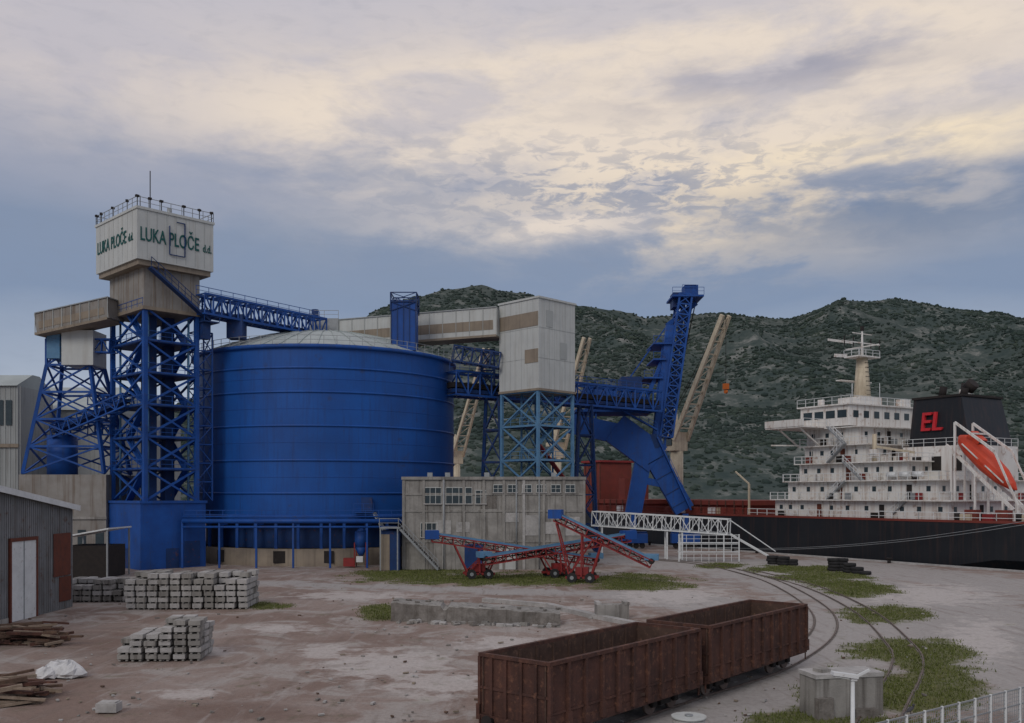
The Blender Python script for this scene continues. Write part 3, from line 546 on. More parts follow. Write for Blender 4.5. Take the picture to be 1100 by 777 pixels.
# ---------------------------------------------------------------- ship
def ship():
    b=B('cargo_ship',O+Vv*.8,RZ); C=13.5
    st=[(-134,.2,3.5),(-131,3,3.4),(-126,7,3),(-118,10.6,2),(-108,12.8,.8),(-95,13.4,0),(-60,13.5,0),(0,13.5,0),(30,13.5,0),(40,12.8,0),(46,11.6,0),(49,10.8,0)]
    rows=[]
    for x,w,dz in st:
        low=.75 if x>35 else (.6 if x<-115 else 1)
        xs= -4 if x<-120 else 0
        rows.append([(x-xs,C-w*low*.95,-4),(x-xs*.6,C-w*(low*.5+.5),-.9),(x,C-w,1),(x,C-w,5.4+dz),(x,C+w,5.4+dz),(x,C+w,1),(x-xs*.6,C+w*(low*.5+.5),-.9),(x-xs,C+w*low*.95,-4)])
    for r0,r1 in zip(rows[:-1],rows[1:]):
        for j,k in((0,'hullred'),(1,'hull'),(2,'hull'),(3,'deck'),(4,'hull'),(5,'hull'),(6,'hullred')): b.poly([r0[j],r1[j],r1[j+1],r0[j+1]],k)
    b.poly(rows[-1],'hull'); b.poly(rows[0][::-1],'hull')
    for (x,w,dz),(x2,w2,dz2) in zip(st[:-1],st[1:]):
        for sg in(-1,1):
            if x<-100: b.beam((x,C+sg*w,5.9+dz),(x2,C+sg*w2,5.9+dz2),.15,1.1,'hull')
            else:
                b.rail((x,C+sg*(w-.2),5.4),(x2,C+sg*(w2-.2),5.4),1.2,'deck' if x<0 else 'wht',step=2,w=.08)
                b.beam((x,C+sg*(w-.05),5.52),(x2,C+sg*(w2-.05),5.52),.22,.3,'deck')
    b.box(47.5,47.7,3.5,23.5,5.4,6.5,'wht')
    for x in(-118,-96,-72,-48,-22):
        b.box(x,x+17,5.5,21.5,5.4,7.0,'deck'); b.box(x-.4,x+17.4,5.1,21.9,7.0,7.8,'deck')
        for i in range(9): b.box(x+i*2,x+i*2+.2,5.0,5.1,5.6,7.8,'rust')
        for i in range(6): b.rbox((x+random.uniform(0,17),2.5,6.0),1.0,.8,1.3,random.choice(['deck','wht','deck','cream']))
    b.box(-55,-49,8,16,5.4,15.4,'deck'); b.box(-55.4,-48.6,7.6,16.4,15.4,15.8,'red'); b.box(-43,-41,8,14,5.4,12,'deck')
    for i in range(5): b.box(-54.5+i*1.3,-54.3+i*1.3,7.9,8,5.4,15.4,'rust')
    for x,(tx,tz) in((-29,(-16.0,40.5)),(-70,(-58,42.5)),(-119,(-102,46)),):
        b.cyl((x,11,5.4),(x,11,17),1.2,'cream',16); b.box(x-1.8,x+1.2,9.4,12.6,17,20.5,'cream'); b.box(x-1.9,x+.5,9.2,9.4,18,19.6,'glass')
        b.cyl((x,11,20.5),(x-.5,11,25),.6,'cream',10,r2=.3)
        for sy in(-1,1):
            b.beam((x+1,11+sy*1.7,19),(tx,11+sy*.8,tz),.45,.85,'cream')
            b.beam((x-.3,11+sy*.3,25),(tx,11+sy*.3,tz),.08,.08,'dark')
        for i in range(1,10):
            t=i/10; z=19+(tz-19)*t; xx=x+1+(tx-x-1)*t; h_=1.7-.9*t; b.beam((xx,11-h_,z),(xx,11+h_,z),.25,.25,'cream')
            t2=(i+1)/10; z2=19+(tz-19)*t2; x2=x+1+(tx-x-1)*t2; b.beam((xx,11-h_,z),(x2,11+h_-.09,z2),.16,.16,'cream')
        b.beam((tx,11,tz),(tx,11,tz-12),.06,.06,'dark')
        if x==-29: b.rbox((tx,11,tz-12.6),.8,.8,1.0,'orange'); b.cyl((tx,10.8,tz-13.5),(tx,11.2,tz-13.5),.35,'orange',10)
    def tier(x0,x1,y0,y1,z0,z1,over=.9,win=True,rail=True,wstep=2.3):
        b.box(x0,x1,y0,y1,z0,z1-.15,'white'); b.box(x0-.3,x1+over,y0-over,y1+over,z1-.15,z1,'white')
        if rail:
            for p,q in(((x0-.3,y0-over+.1),(x1+over-.1,y0-over+.1)),((x1+over-.1,y0-over+.1),(x1+over-.1,y1+over-.1)),((x0-.2,y0-over+.1),(x0-.2,y1+over-.1))): b.rail((p[0],p[1],z1),(q[0],q[1],z1),1.05,'wht',step=1.5,w=.07)
        if win:
            x=x0+1.2; i=0
            while x<x1-1:
                if i%4==3: b.box(x-.4,x+.4,y0-.05,y0,z0+.1,z0+2.05,'oxide' if i%8==3 else 'dark')
                else: b.box(x-.3,x+.3,y0-.04,y0,z0+1.15,z0+1.85,'glass'); b.box(x-.36,x+.36,y0-.07,y0-.04,z0+1.85,z0+1.92,'white')
                x+=wstep*random.uniform(.8,1.4); i+=1
            y=y0+1.4; i=0
            while y<y1-1:
                if i%5==2: b.box(x1,x1+.05,y-.4,y+.4,z0+.1,z0+2.05,'dark')
                else: b.box(x1,x1+.04,y-.3,y+.3,z0+1.15,z0+1.85,'glass')
                y+=2.4*random.uniform(.8,1.4); i+=1
        for i in range(int((x1-x0)/4)):
            x=random.uniform(x0+.5,x1-.5); b.cyl((x,y0-.12,z0),(x,y0-.12,z1-.2),.06,'white',6)
        for i in range(5):
            x=random.uniform(x0+1,x1-1); b.rbox((x,y0-over*.6,z0+.5),.8,.5,.9,random.choice(['white','red','grey','white','deck','dark']))
            y=random.uniform(y0+1,y1-1); b.rbox((x1+.4,y,z0+.5),.5,.8,.9,random.choice(['white','red','grey','dark']))
    tier(4,33,2.0,25,5.4,8.1); tier(6,31,2.6,24.4,8.1,10.8); tier(7.5,26,3.4,23.6,10.8,13.4); tier(8,19,4,23,13.4,16.0); tier(8,17.5,4.5,22.5,16.0,18.6,rail=False)
    b.box(4.6,12,-.8,27.8,18.6,18.8,'white'); b.box(4.6,12,-.9,-.75,18.8,19.8,'white'); b.box(4.5,4.65,-.8,27.8,18.8,19.8,'white'); b.rail((12,-.8,18.8),(12,4,18.8),1.1,'wht')
    b.box(7,16,4.2,21.8,18.8,21.8,'white'); b.box(6.6,16.4,3.8,22.2,21.8,22.0,'white')
    for i in range(4): b.box(7.6+i*2.1,9.2+i*2.1,4.15,4.2,20,21.1,'glass')
    for i in range(7): b.box(16,16.05,5+i*2.3,6.1+i*2.3,20,21.0,'glass')
    b.rail((6.6,3.9,22),(16.4,3.9,22),1.1,'wht'); b.rail((16.3,4,22),(16.3,22,22),1.1,'wht')
    b.box(10,14,9,14,22,23.4,'white'); b.cyl((8.5,7,22),(8.5,7,23.2),.5,'white',12); b.rbox((14,19,22.7),1.5,1.5,1.4,'white')
    b.beam((5.4,-.4,16.2),(7.5,3.5,16.2),.2,.2,'white'); b.beam((7,-.6,18.6),(7,3.8,16),.2,.2,'white'); b.beam((11,-.6,18.6),(11,3.8,16),.2,.2,'white')
    b.cyl((12,12,22),(12,12,29.5),1.4,'cream',14,r2=.8); b.box(10.6,13.4,9.6,14.4,29.5,29.7,'white'); b.rail((13.3,9.6,29.7),(13.3,14.4,29.7),.9,'wht'); b.rail((10.6,9.6,29.7),(13.4,9.6,29.7),.9,'wht')
    b.box(10,11,8.5,15.5,26,26.15,'white'); b.beam((9.8,7,32.2),(9.8,12.5,32.2),.12,.35,'white')
    b.cyl((12,12,29.5),(12,12,34),.25,'white',8,r2=.1); b.beam((12,8,31.8),(12,16,31.8),.16,.16,'white'); b.beam((9,12,31.2),(15,12,31.2),.16,.16,'white'); b.beam((12,9.8,33.2),(12,14.2,33.2),.12,.12,'white')
    for y in(8,10,14,16): b.beam((12,y,31.1),(12,y,32.6),.12,.12,'dark')
    b.beam((9.2,12,30.2),(6.8,12,30.6),.12,.5,'white'); b.rbox((12,12,34),.4,.4,.7,'dark')
    for i in range(10): b.box(13.25-.05*i,13.35-.05*i,11.6,12.4,22.4+i*.7,22.45+i*.7,'dark')
    for x,y,h in((8,16,3.5),(9,20,4.5),(15,6,3)): b.cyl((x,y,22),(x,y,22+h),.05,'wht',6)
    b.box(22,32,8,19,10.8,15.4,'white'); 
    b.hexa([(22.6,8.5,15.4),(31.6,8.5,15.4),(31.6,18.5,15.4),(22.6,18.5,15.4),(23.0,9,22.0),(30.2,9,22.0),(30.2,18,22.0),(23.0,18,22.0)],'hull')
    b.box(22.8,30.4,8.8,18.2,22.0,22.3,'dark')
    for x,y,h in((25.6,11.5,1.6),(27.5,13.5,2.0),(26,15.5,1.4),(28.8,11.5,1.1)): b.cyl((x,y,22.2),(x+.3,y,22.2+h),.5,'dark',10); 
    b.cyl((28.5,12.5,22.2),(28.5,12.5,23.2),.9,'white',12,r2=.8); b.cyl((28.8,12.5,23.2),(29.7,12.5,24.0),.85,'dark',12)
    b.rail((21.9,8,15.4),(32,8,15.4),1.05,'wht'); b.rail((32,8,15.4),(32,19,15.4),1.05,'wht')
    for i in range(3): b.box(23.5+i*3,24.9+i*3,7.95,8,12,14,'dark')
    p=Vector((31.8,4.6,15.2)); q=Vector((39.8,4.6,7.8)); d=(q-p).normalized()
    nrm=Vector((-d.z,0,d.x)).normalized()
    if nrm.z<0: nrm*=-1
    prof=[(0,.25),(.06,.75),(.2,1.1),(.5,1.25),(.75,1.05),(.92,.55),(1,.08)]
    L_=10.2; rings=[]
    for t,w in prof:
        cc=p+d*(t*L_)+nrm*(1.5); ring=[]
        for j in range(14):
            a=2*math.pi*j/14; ring.append(cc+Vector((0,1,0))*math.cos(a)*w*1.05+nrm*math.sin(a)*w*1.05)
        rings.append(ring)
    for r0,r1 in zip(rings[:-1],rings[1:]):
        for j in range(14): b.poly([r0[j],r0[(j+1)%14],r1[(j+1)%14],r1[j]],'boat',True)
    hc=p+d*2.0+nrm*2.8; b.beam(hc-d*.9,hc+d*.9,1.4,1.0,'boat'); b.beam(hc+d*.7+nrm*.1,hc+d*.93+nrm*.1,1.2,.5,'glass')
    for sy in(-1.3,1.3): b.beam(p+Vector((0,sy,0)),q+Vector((0,sy,0))+d*1.2,.25,.4,'white')
    b.beam(p+nrm*1.5+d*1.5-Vector((0,1.26,0)),q+nrm*1.5-d*2-Vector((0,1.2,0)),.06,.16,'white')
    for t in(.1,.5,.95):
        m=p.lerp(q,t)
        for sy in(-1.4,1.4): b.beam((m.x,m.y+sy,5.4),(m.x,m.y+sy,m.z+.3),.22,.22,'white')
    for y in(2.7,6.5): b.beam((33.4,y,8.1),(33.4,y,18.0),.24,.24,'white'); b.beam((33.4,y,18.0),(38.6,y,14.2),.22,.3,'white'); b.beam((38.6,y,14.2),(41.6,y,7.5),.2,.2,'white'); b.beam((41.6,y,7.5),(41.6,y,5.4),.22,.22,'white')
    b.beam((35.5,6.5,16.5),(35.5,2.7,16.5),.2,.2,'white'); b.beam((41.6,6.5,7.5),(41.6,2.7,7.5),.2,.2,'white')
    for x,y in((36,10),(38,16),(41,12),(44,8),(43,18),(36.5,3),(45,4.5),(34.5,1.5),(41.8,2.5)): b.cyl((x,y,5.4),(x,y,6.6),.35,'dark',10); b.rbox((x+1,y+.6,5.9),1.5,1.2,1.0,random.choice(['white','deck','red','cream']))
    b.cyl((37.5,20,5.4),(37.5,20,12),.35,'cream',8); b.beam((37.5,20,11.5),(43,18,15),.3,.3,'cream')
    for x in(36,40,44): b.rbox((x,2.4,6.2),1.6,1.0,1.5,random.choice(['deck','rust','deck']))
    b.cyl((21,3.2,13.4),(21,3.2,17.2),.3,'cream',8); b.beam((21,3.2,15.5),(27.5,2.8,14.4),.25,.3,'cream'); b.rbox((21,3.2,14.6),1,1,1,'white')
    for x in(24,26,28): b.cyl((x-.7,2.9,11.5),(x+.7,2.9,11.5),.35,'wht',10)
    for (x,z0,z1,dx) in((14,8.1,10.8,3.2),(20,10.8,13.4,-3.2),(14,13.4,16,3),(24,5.4,8.1,3.2),(17,16,18.6,-3)):
        b.beam((x,2.0,z0),(x+dx,2.0,z1),.7,.15,'grey'); b.rail((x,1.7,z0),(x+dx,1.7,z1),1,'wht',step=.8,w=.06)
    b.beam((-2,2.5,5.4),(-2,2.5,10.5),.25,.25,'cream'); b.beam((-2,2.5,10.5),(-5,2.5,12.5),.2,.2,'cream')
    o=b.done()
    text(o,'EL',(24.3,8.55,17.6),0,3.6,'logo',depth=.2,xs=.95,shear=.12)
    return o
ship()
b=B('mooring_line')
def cat(p,q,sag,r=.03):
    pts=[p.lerp(q,i/12)-Vector((0,0,sag*4*(i/12)*(1-i/12))) for i in range(13)]
    for a,c in zip(pts[:-1],pts[1:]): b.cyl(a,c,r,'grey',6,caps=False)
cat(quay(46,1.2,5.8),quay(5,-2.2,.5),.8); cat(quay(44,1,5.8),quay(0,-2.2,.5),1.0); b.done()
for s_ in(5,0,-20,-45,28):
    b=B('mooring_bollard'); q=quay(s_,-2.2,0); b.cyl(q,q+Vector((0,0,.5)),.22,'dark',12); b.cyl(q+Vector((0,0,.5)),q+Vector((0,0,.68)),.36,'dark',12); b.done()
b=B('white_gangway_truss'); p=PD(638,557,132); q=PD(783,566,124)
b.truss(p,q,1.8,2.0,15,.16,.1,'wht'); b.beam(p-Vector((0,0,.9)),q-Vector((0,0,.9)),1.5,.15,'grey')
for t in(.06,.55,.66):
    m=p.lerp(q,t)
    for dy in(-.8,.8): b.beam((m.x,m.y+dy,0),(m.x,m.y+dy,m.z-.9),.2,.2,'wht')
e=G(806,596); b.beam(q-Vector((0,.7,.9)),Vector((e.x,q.y-.7,.2)),.2,.2,'wht'); b.beam(q+Vector((0,.7,-.9)),Vector((e.x,q.y+.7,.2)),.2,.2,'wht'); b.beam(q-Vector((0,.7,-.9)),Vector((e.x,q.y-.7,1.3)),.12,.12,'wht')
a0=p.lerp(q,.6); 
for z in(.9,2.2,3.4):
    b.rail((a0.x,q.y-1.4,z-.9),(q.x+1,q.y-1.4,z-.9),1.0,'wht',step=1)
    if z>1: b.box(a0.x,q.x+1,q.y-1.38,q.y-.4,z-1.0,z-.9,'wht')
for x in(a0.x,q.x-1,q.x+1): b.beam((x,q.y-1.42,0),(x,q.y-1.42,3.6),.14,.14,'wht')
b.done()
# ---------------------------------------------------------------- mobile conveyors
def mconv(hi,lo,wheels,name='mobile_belt_conveyor'):
    b=B(name); hi=Vector(hi); lo=Vector(lo); d=(lo-hi).normalized(); sd=d.cross(Vector((0,0,1))).normalized()
    n=int((hi-lo).length/1.1)
    b.truss(hi,lo,1.1,.75,n,.11,.07,'red'); up=Vector((0,0,.48))
    b.beam(hi+up,lo+up,1.0,.06,'rubber'); b.beam(hi+up*.2,lo+up*.2,.85,.05,'rubber')
    for sg in(-1,1): b.beam(hi+up+sd*.55*sg,lo+up+sd*.55*sg,.06,.28,'bluelt')
    b.rbox(hi+Vector((0,0,.35)),1.4,1.4,.9,'blue',rz=math.atan2(d.y,d.x)); b.cyl(hi-sd*.6+Vector((0,0,.3)),hi+sd*.6+Vector((0,0,.3)),.32,'dark',12); b.cyl(lo-sd*.6+Vector((0,0,.3)),lo+sd*.6+Vector((0,0,.3)),.3,'dark',12)
    b.rbox(lo+Vector((0,0,.7)),1.4,1.2,.6,'bluelt',rz=math.atan2(d.y,d.x))
    c=hi.lerp(lo,wheels); g=Vector((c.x,c.y,0)); dh=Vector((d.x,d.y,0)).normalized()
    for sg in(-1,1):
        for f in(-1,1):
            w=g+sd*sg*1.05+dh*f*.9+Vector((0,0,.5)); b.cyl(w-sd*.14,w+sd*.14,.5,'rubber',16); b.cyl(w-sd*.16,w+sd*.16,.2,'grey',10)
        a=g+sd*sg*.8+Vector((0,0,.5))
        b.beam(a-dh*1.6,a+dh*1.6,.2,.25,'red')
        for f in(-2.6,0,2.0):
            t=c+dh*f; zz=c.z+d.z*f; tt=Vector((t.x,t.y,zz-.4))+sd*sg*.5
            b.beam(a+dh*f*.45,tt,.14,.14,'red')
        b.beam(a-dh*1.4+Vector((0,0,.1)),Vector((c.x,c.y,c.z-.3))+sd*sg*.5+dh*1.2+Vector((0,0,d.z*1.2)),.1,.1,'red')
    b.beam(g-sd*1.1+Vector((0,0,.5)),g+sd*1.1+Vector((0,0,.5)),.18,.18,'dark'); b.rbox(g+Vector((0,0,1.1)),1.3,.9,.8,'red',rz=math.atan2(d.y,d.x))
    b.done()
mconv(PD(464,578,98),PD(640,604,101),.28)
mconv(PD(597,556,95),PD(700,606,93),.28)
mconv(PD(675,578,103),PD(520,603,97),.5)
# ---------------------------------------------------------------- sheds, stacks
def shed():
    b=B('corrugated_shed'); X=-35; Y0,Yr,Y1=42,56,74; ze,zr=7.8,10.1
    b.poly([(X,Y0,-.2),(X,Y1,-.2),(X,Y1,ze),(X,Yr,zr),(X,Y0,ze)],'corr')
    b.poly([(X,Y1,-.2),(X-30,Y1,-.2),(X-30,Y1,ze),(X,Y1,ze)],'corr'); b.poly([(X,Y0,-.2),(X,Y0,ze),(X-30,Y0,ze),(X-30,Y0,-.2)],'corr')
    b.poly([(X-30,Y0,-.2),(X-30,Y0,ze),(X-30,Yr,zr),(X-30,Y1,ze),(X-30,Y1,-.2)],'corr')
    for a,za,c,zc in((Y0-.4,ze-.05,Yr,zr+.05),(Yr,zr+.05,Y1+.5,ze-.05)):
        b.hexa([(X-30.4,a,za),(X+.4,a,za),(X+.4,c,zc),(X-30.4,c,zc),(X-30.4,a,za+.15),(X+.4,a,za+.15),(X+.4,c,zc+.15),(X-30.4,c,zc+.15)],'roof')
        b.beam((X+.45,a,za+.05),(X+.45,c,zc+.05),.06,.42,'wht')
    y=Y0
    while y<Y1:
        z=ze+(zr-ze)*(y-Y0)/(Yr-Y0) if y<Yr else zr-(zr-ze)*(y-Yr)/(Y1-Yr)
        b.box(X,X+.05,y,y+.13,0,z-.1,'corr'); y+=.28
    b.box(X+.05,X+.14,64.8,68.2,0,5.6,'wht'); b.box(X+.05,X+.2,64.6,64.8,0,5.6,'oxide'); b.box(X+.05,X+.2,68.2,68.4,0,5.6,'oxide'); b.box(X+.05,X+.21,64.6,68.4,5.6,5.85,'oxide'); b.box(X+.14,X+.17,66.45,66.55,0,5.6,'grey')
    b.box(X+.06,X+.12,70.9,73.6,2.6,5.9,'oxide'); b.box(X+.06,X+.1,71.8,73.7,.6,2.5,'oxide'); b.box(X+.02,X+.09,Y0,64.55,0,.35,'conc')
    b.done()
shed()
b=B('lean_to_roof')
b.hexa([(-48,98,4.2),(-42.5,98,5.2),(-42.5,104,5.2),(-48,104,4.2),(-48,98,4.35),(-42.5,98,5.35),(-42.5,104,5.35),(-48,104,4.35)],'wht')
for x,z in((-47.8,4.2),(-42.7,5.1)):
    for y in(98.2,103.8): b.beam((x,y,0),(x,y,z),.15,.15,'grey')
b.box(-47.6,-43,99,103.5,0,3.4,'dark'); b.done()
def stack(cells,origin,dx,dy,bw,bd,bh,ang=0,name='concrete_block_stack'):
    b=B(name); R=Matrix.Rotation(ang,3,'Z')
    for (i,j,h) in cells:
        for l in range(h):
            if l==h-1 and random.random()<.15: continue
            jx,jy=random.uniform(-.06,.06),random.uniform(-.1,.1)
            c=Vector(origin)+R@Vector((i*dx+jx,j*dy+jy,0)); c.z=bh*l+bh/2
            w=bw*random.uniform(.92,1.0)
            b.rbox(c+Vector((0,0,.05)),w,bd,bh-.12,random.choice(['concl','concl','concl','conc','conc']),rz=ang+random.uniform(-.05,.05),tilt=random.uniform(-.015,.015))
            for sx in(-.3,.3): b.rbox(c+R@Vector((sx*bw,0,0))+Vector((0,0,-bh/2+.04)),.12,bd*.96,.08,'conc',rz=ang)
    b.done()
stack([(i,j,random.choice([5,5,6,6]) if i<11 else random.choice([3,4,5])) for i in range(11) for j in range(4)],(-29.6,72.5,0),.86,1.05,.74,1.0,.46,.04)
stack([(i,j,random.choice([3,4,4])) for i in range(9) for j in range(3)],(-36.8,77.5,0),.82,1.05,.7,1.0,.46,.02)
stack([(i,j,6 if (i>2) else (4 if i>0 else 3)) for i in range(6) for j in range(3)],(-20.9,50.2,0),.76,.95,.64,.85,.36,.06)
def timber(name,c,n,L_,sp):
    b=B(name)
    for i in range(n):
        p=Vector(c)+Vector((random.uniform(-sp,sp),random.uniform(-sp*.8,sp*.8),.08+random.random()**2*.9)); a=random.uniform(-.5,.9); l=random.uniform(.4,1)*L_
        d=Vector((math.cos(a),math.sin(a),random.uniform(-.12,.12)))*l/2
        b.beam(p-d,p+d,random.uniform(.1,.28),random.uniform(.06,.2),random.choice(['wood','wood','woodp','rust']))
    b.done()
timber('timber_pile',G(15,690),110,3.0,1.9); timber('timber_pile',G(5,752),90,2.4,1.4); timber('timber_pile',G(55,694),10,1.8,1.0)
def lump(name,px,py,w,h,k,n=5):
    c=G(px,py); b=B(name)
    for _ in range(n):
        o=c+Vector((random.uniform(-w,w)*.5,random.uniform(-.3,.3),0)); r=h*random.uniform(.5,.75)
        prof=[(r*1.2,0),(r*1.3,r*.35),(r*1.0,r*.9),(r*.5,r*1.25),(.02,r*1.3)]
        i=len(b.v); b.lathe(o,prof,11,k)
        for q in range(i,len(b.v)):
            v=b.v[q]; b.v[q]=(v[0]+random.uniform(-.12,.12)*r*2,v[1]+random.uniform(-.12,.12)*r*2,v[2]+random.uniform(-.1,.1)*r)
    for q in range(len(b.smooth)): b.smooth[q]=False
    b.done()
lump('white_bag',69,726,1.5,.75,'bag',6)
b=B('concrete_block'); q=G(117,765); b.rbox(q+Vector((0,0,.22)),.85,.6,.36,'concl'); b.rbox(q+Vector((0,0,.42)),.7,.45,.06,'concl'); b.done()
# broken loading ramp: one continuous low wall/platform with an eroded edge
b=B('concrete_loading_ramp'); a=G(420,667); c=G(602,672); nseg=60; RW=[]
for i in range(nseg+1):
    t=i/nseg; p=a.lerp(c,t); h=1.3-.45*t+.10*mnoise.noise((p.x*.8,0,1))+.06*mnoise.noise((p.x*3,0,1)); o=.12*mnoise.noise((p.x*1.3,4,0)); o2=.1*mnoise.noise((p.x*2,9,0))
    if .30<t<.34: h-=.25
    RW.append([(p.x,p.y-.1+o,-.2),(p.x,p.y+o2,h*.55),(p.x,p.y+.05+o,h-.06),(p.x,p.y+.14+o,h),(p.x,p.y+2.4+o,h+.03),(p.x,p.y+2.6+o2,-.2)])
for r0,r1 in zip(RW[:-1],RW[1:]):
    for j in range(5): b.poly([r0[j],r1[j],r1[j+1],r0[j+1]],'conc' if j in(2,3) else 'rough')
b.poly(RW[0][::-1],'rough'); b.poly(RW[-1],'rough')
for i in range(70):
    t=random.random(); p=a.lerp(c,t); s_=random.uniform(.12,.42); b.rbox((p.x,p.y-.3-random.random()*1.0,s_*.2),s_*1.4,s_,s_*.6,random.choice(['rough','conc','concl']),rz=random.random()*3,tilt=random.uniform(-.4,.4))
for i in range(14):
    t=random.random(); p=a.lerp(c,t); s_=random.uniform(.12,.3); b.rbox((p.x,p.y+random.uniform(.4,2.2),1.3-.45*t+.06),s_*1.4,s_,s_*.5,'rough',rz=random.random()*3)
b.done()
b=B('concrete_kerb'); pts=[G(520,646),G(590,652),G(640,664),G(690,674)]
for p,q in zip(pts[:-1],pts[1:]): b.beam(p+Vector((0,0,.08)),q+Vector((0,0,.08)),.6,.4,'concl')
b.done()
b=B('concrete_block'); q=G(657,664); b.rbox(q+Vector((0,0,.5)),2.3,1.2,1.0,'conc',rz=.1); b.rbox(q+Vector((-1.0,0,1.1)),.35,1.1,.2,'concl',rz=.1); b.rbox(q+Vector((1.0,0,1.1)),.35,1.1,.2,'conc',rz=.1); b.done()
b=B('rubble_debris')
for _ in range(380):
    px=random.uniform(0,1000); py=random.uniform(625,775); q=G(px,py); s_=random.uniform(.03,.14)
    b.rbox(q+Vector((0,0,s_*.2)),s_*random.uniform(1,2.5),s_,s_*.6,random.choice(['conc','wood','concl','tan','rough','concl']),rz=random.random()*3,tilt=random.uniform(-.3,.3))
b.done()
b=B('concrete_buffer_block',G(910,768),math.radians(12))
b.box(-1.5,1.5,-.2,1.1,-.2,1.55,'conc'); b.box(-1.55,1.52,-.25,1.15,1.55,1.72,'concl'); b.rbox((-1.2,-.3,.35),.7,.3,.9,'rough',rz=.1); b.rbox((.6,-.35,.1),.9,.4,.4,'rough',rz=-.2); b.rbox((-.9,.4,1.78),.5,.5,.14,'conc',rz=.3); b.done()
b=B('concrete_manhole_ring'); q=G(740,793); b.cyl(q-Vector((0,0,.1)),q+Vector((0,0,.75)),.6,'concl',28); b.cyl(q+Vector((0,0,.75)),q+Vector((0,0,.82)),.64,'panel',28); b.cyl(q+Vector((0,0,.82)),q+Vector((0,0,.87)),.15,'grey',12); b.done()
b=B('street_lamp'); x,y=9.15,25.0
b.cyl((x,y,-.1),(x,y,4.05),.075,'wht',12,r2=.05); b.cyl((x,y,-.1),(x,y,.5),.11,'wht',12)
b.beam((x-.05,y,4.0),(x+.45,y,4.26),.06,.06,'wht'); b.beam((x+.12,y,4.08),(x-.55,y,4.17),.26,.09,'wht'); b.beam((x-.12,y,4.03),(x-.5,y,4.09),.18,.03,'panel'); b.rbox((x+.02,y,4.05),.16,.14,.16,'wht'); b.done()
b=B('perimeter_fence'); p=Vector((7,26.8,0)); q=Vector((24,39,0)); n=19
for i in range(n+1):
    a=p.lerp(q,i/n); b.beam(a,a+Vector((0,0,1.55)),.075,.075,'wht')
for h in(.25,.9,1.5): b.beam(p+Vector((0,0,h)),q+Vector((0,0,h)),.05,.05,'grey')
for i in range(n*8):
    a=p.lerp(q,i/(n*8)); b.beam(a+Vector((0,0,.25)),a+Vector((0,0,1.5)),.012,.012,'grey')
for h in(.4,.55,.7,1.05,1.2,1.35): b.beam(p+Vector((0,0,h)),q+Vector((0,0,h)),.012,.012,'grey')
b.done()
def tyre(b,c,r,w):
    b.lathe(c,[(r*.55,0),(r*.95,0),(r,w*.25),(r,w*.75),(r*.95,w),(r*.55,w),(r*.5,w*.5),(r*.55,0)],16,'rubber')
for lst,r in((((830,606,3),(842,607,3),(850,607,2)),.75),(((896,613,4),(904,613,4),(912,615,3),(921,616,2),(928,617,1)),.7)):
    b=B('tyre_stack')
    for px,py,nn in lst:
        q=G(px,py)
        for l in range(nn): tyre(b,q+Vector((random.uniform(-.1,.1),random.uniform(-.1,.1),l*.36)),r,.34)
    b.done()
b=B('perched_bird'); q=Vector((13.45,31.43,1.56))
def egg(c,d,L_,r,k,n=10):
    d=Vector(d).normalized(); a=d.orthogonal().normalized(); e=d.cross(a); R=[]
    for t in(0,.12,.3,.5,.7,.88,1):
        w=r*math.sin(math.pi*min(max(t,.03),.97))**.7; R.append([Vector(c)+d*(t-.5)*L_+a*math.cos(2*math.pi*j/n)*w+e*math.sin(2*math.pi*j/n)*w for j in range(n)])
    for r0,r1 in zip(R[:-1],R[1:]):
        for j in range(n): b.poly([r0[j],r0[(j+1)%n],r1[(j+1)%n],r1[j]],k,True)
egg(q+Vector((0,0,.15)),(.8,.1,.55),.32,.075,'feather'); egg(q+Vector((.11,.01,.29)),(.9,0,.2),.10,.045,'feather')
b.cyl(q+Vector((.15,.01,.29)),q+Vector((.20,.01,.28)),.012,'cream',6,r2=.002); b.beam(q+Vector((-.1,0,.09)),q+Vector((-.25,0,-.02)),.05,.015,'feather')
for s_ in(-.02,.02): b.cyl(q+Vector((0,s_,-.01)),q+Vector((.01,s_,.1)),.006,'dark',5)
b.done()
# ---------------------------------------------------------------- railway
def crom(P,n=12):
    P=[P[0]*2-P[1]]+P+[P[-1]*2-P[-2]]; out=[]
    for i in range(1,len(P)-2):
        for k in range(n):
            t=k/n; a,b_,c,d=P[i-1:i+3]; out.append(.5*((2*b_)+(c-a)*t+(2*a-5*b_+4*c-d)*t*t+(3*b_-a-3*c+d)*t**3))
    out.append(P[-2]); return out
WD=Vector((.641,.767,0)).normalized(); WP=Vector((-WD.y,WD.x,0)); W0=Vector((1.32,31.4,0))+WP*1.5
def track(pts,name='railway_track'):
    b=B(name); C=crom(pts); 
    for sg in(-1,1):
        R=[]
        for i,p in enumerate(C):
            d=(C[min(i+1,len(C)-1)]-C[max(i-1,0)]).normalized(); R.append(p+Vector((-d.y,d.x,0))*sg*.75)
        for p,q in zip(R[:-1],R[1:]): b.beam(p+Vector((0,0,.01)),q+Vector((0,0,.01)),.07,.11,'railst')
        for p,q in zip(R[:-1],R[1:]): b.beam(p+Vector((0,0,-.02)),q+Vector((0,0,-.02)),.2,.035,'rough')
    b.done()
track([W0-WD*14,W0,W0+WD*11,W0+WD*21.5,G(886,676),G(872,648),G(822,622),G(760,607),G(690,600)])
track([G(905,850),G(952,760),G(975,715),G(965,690),G(925,655),G(870,630),G(800,612)])
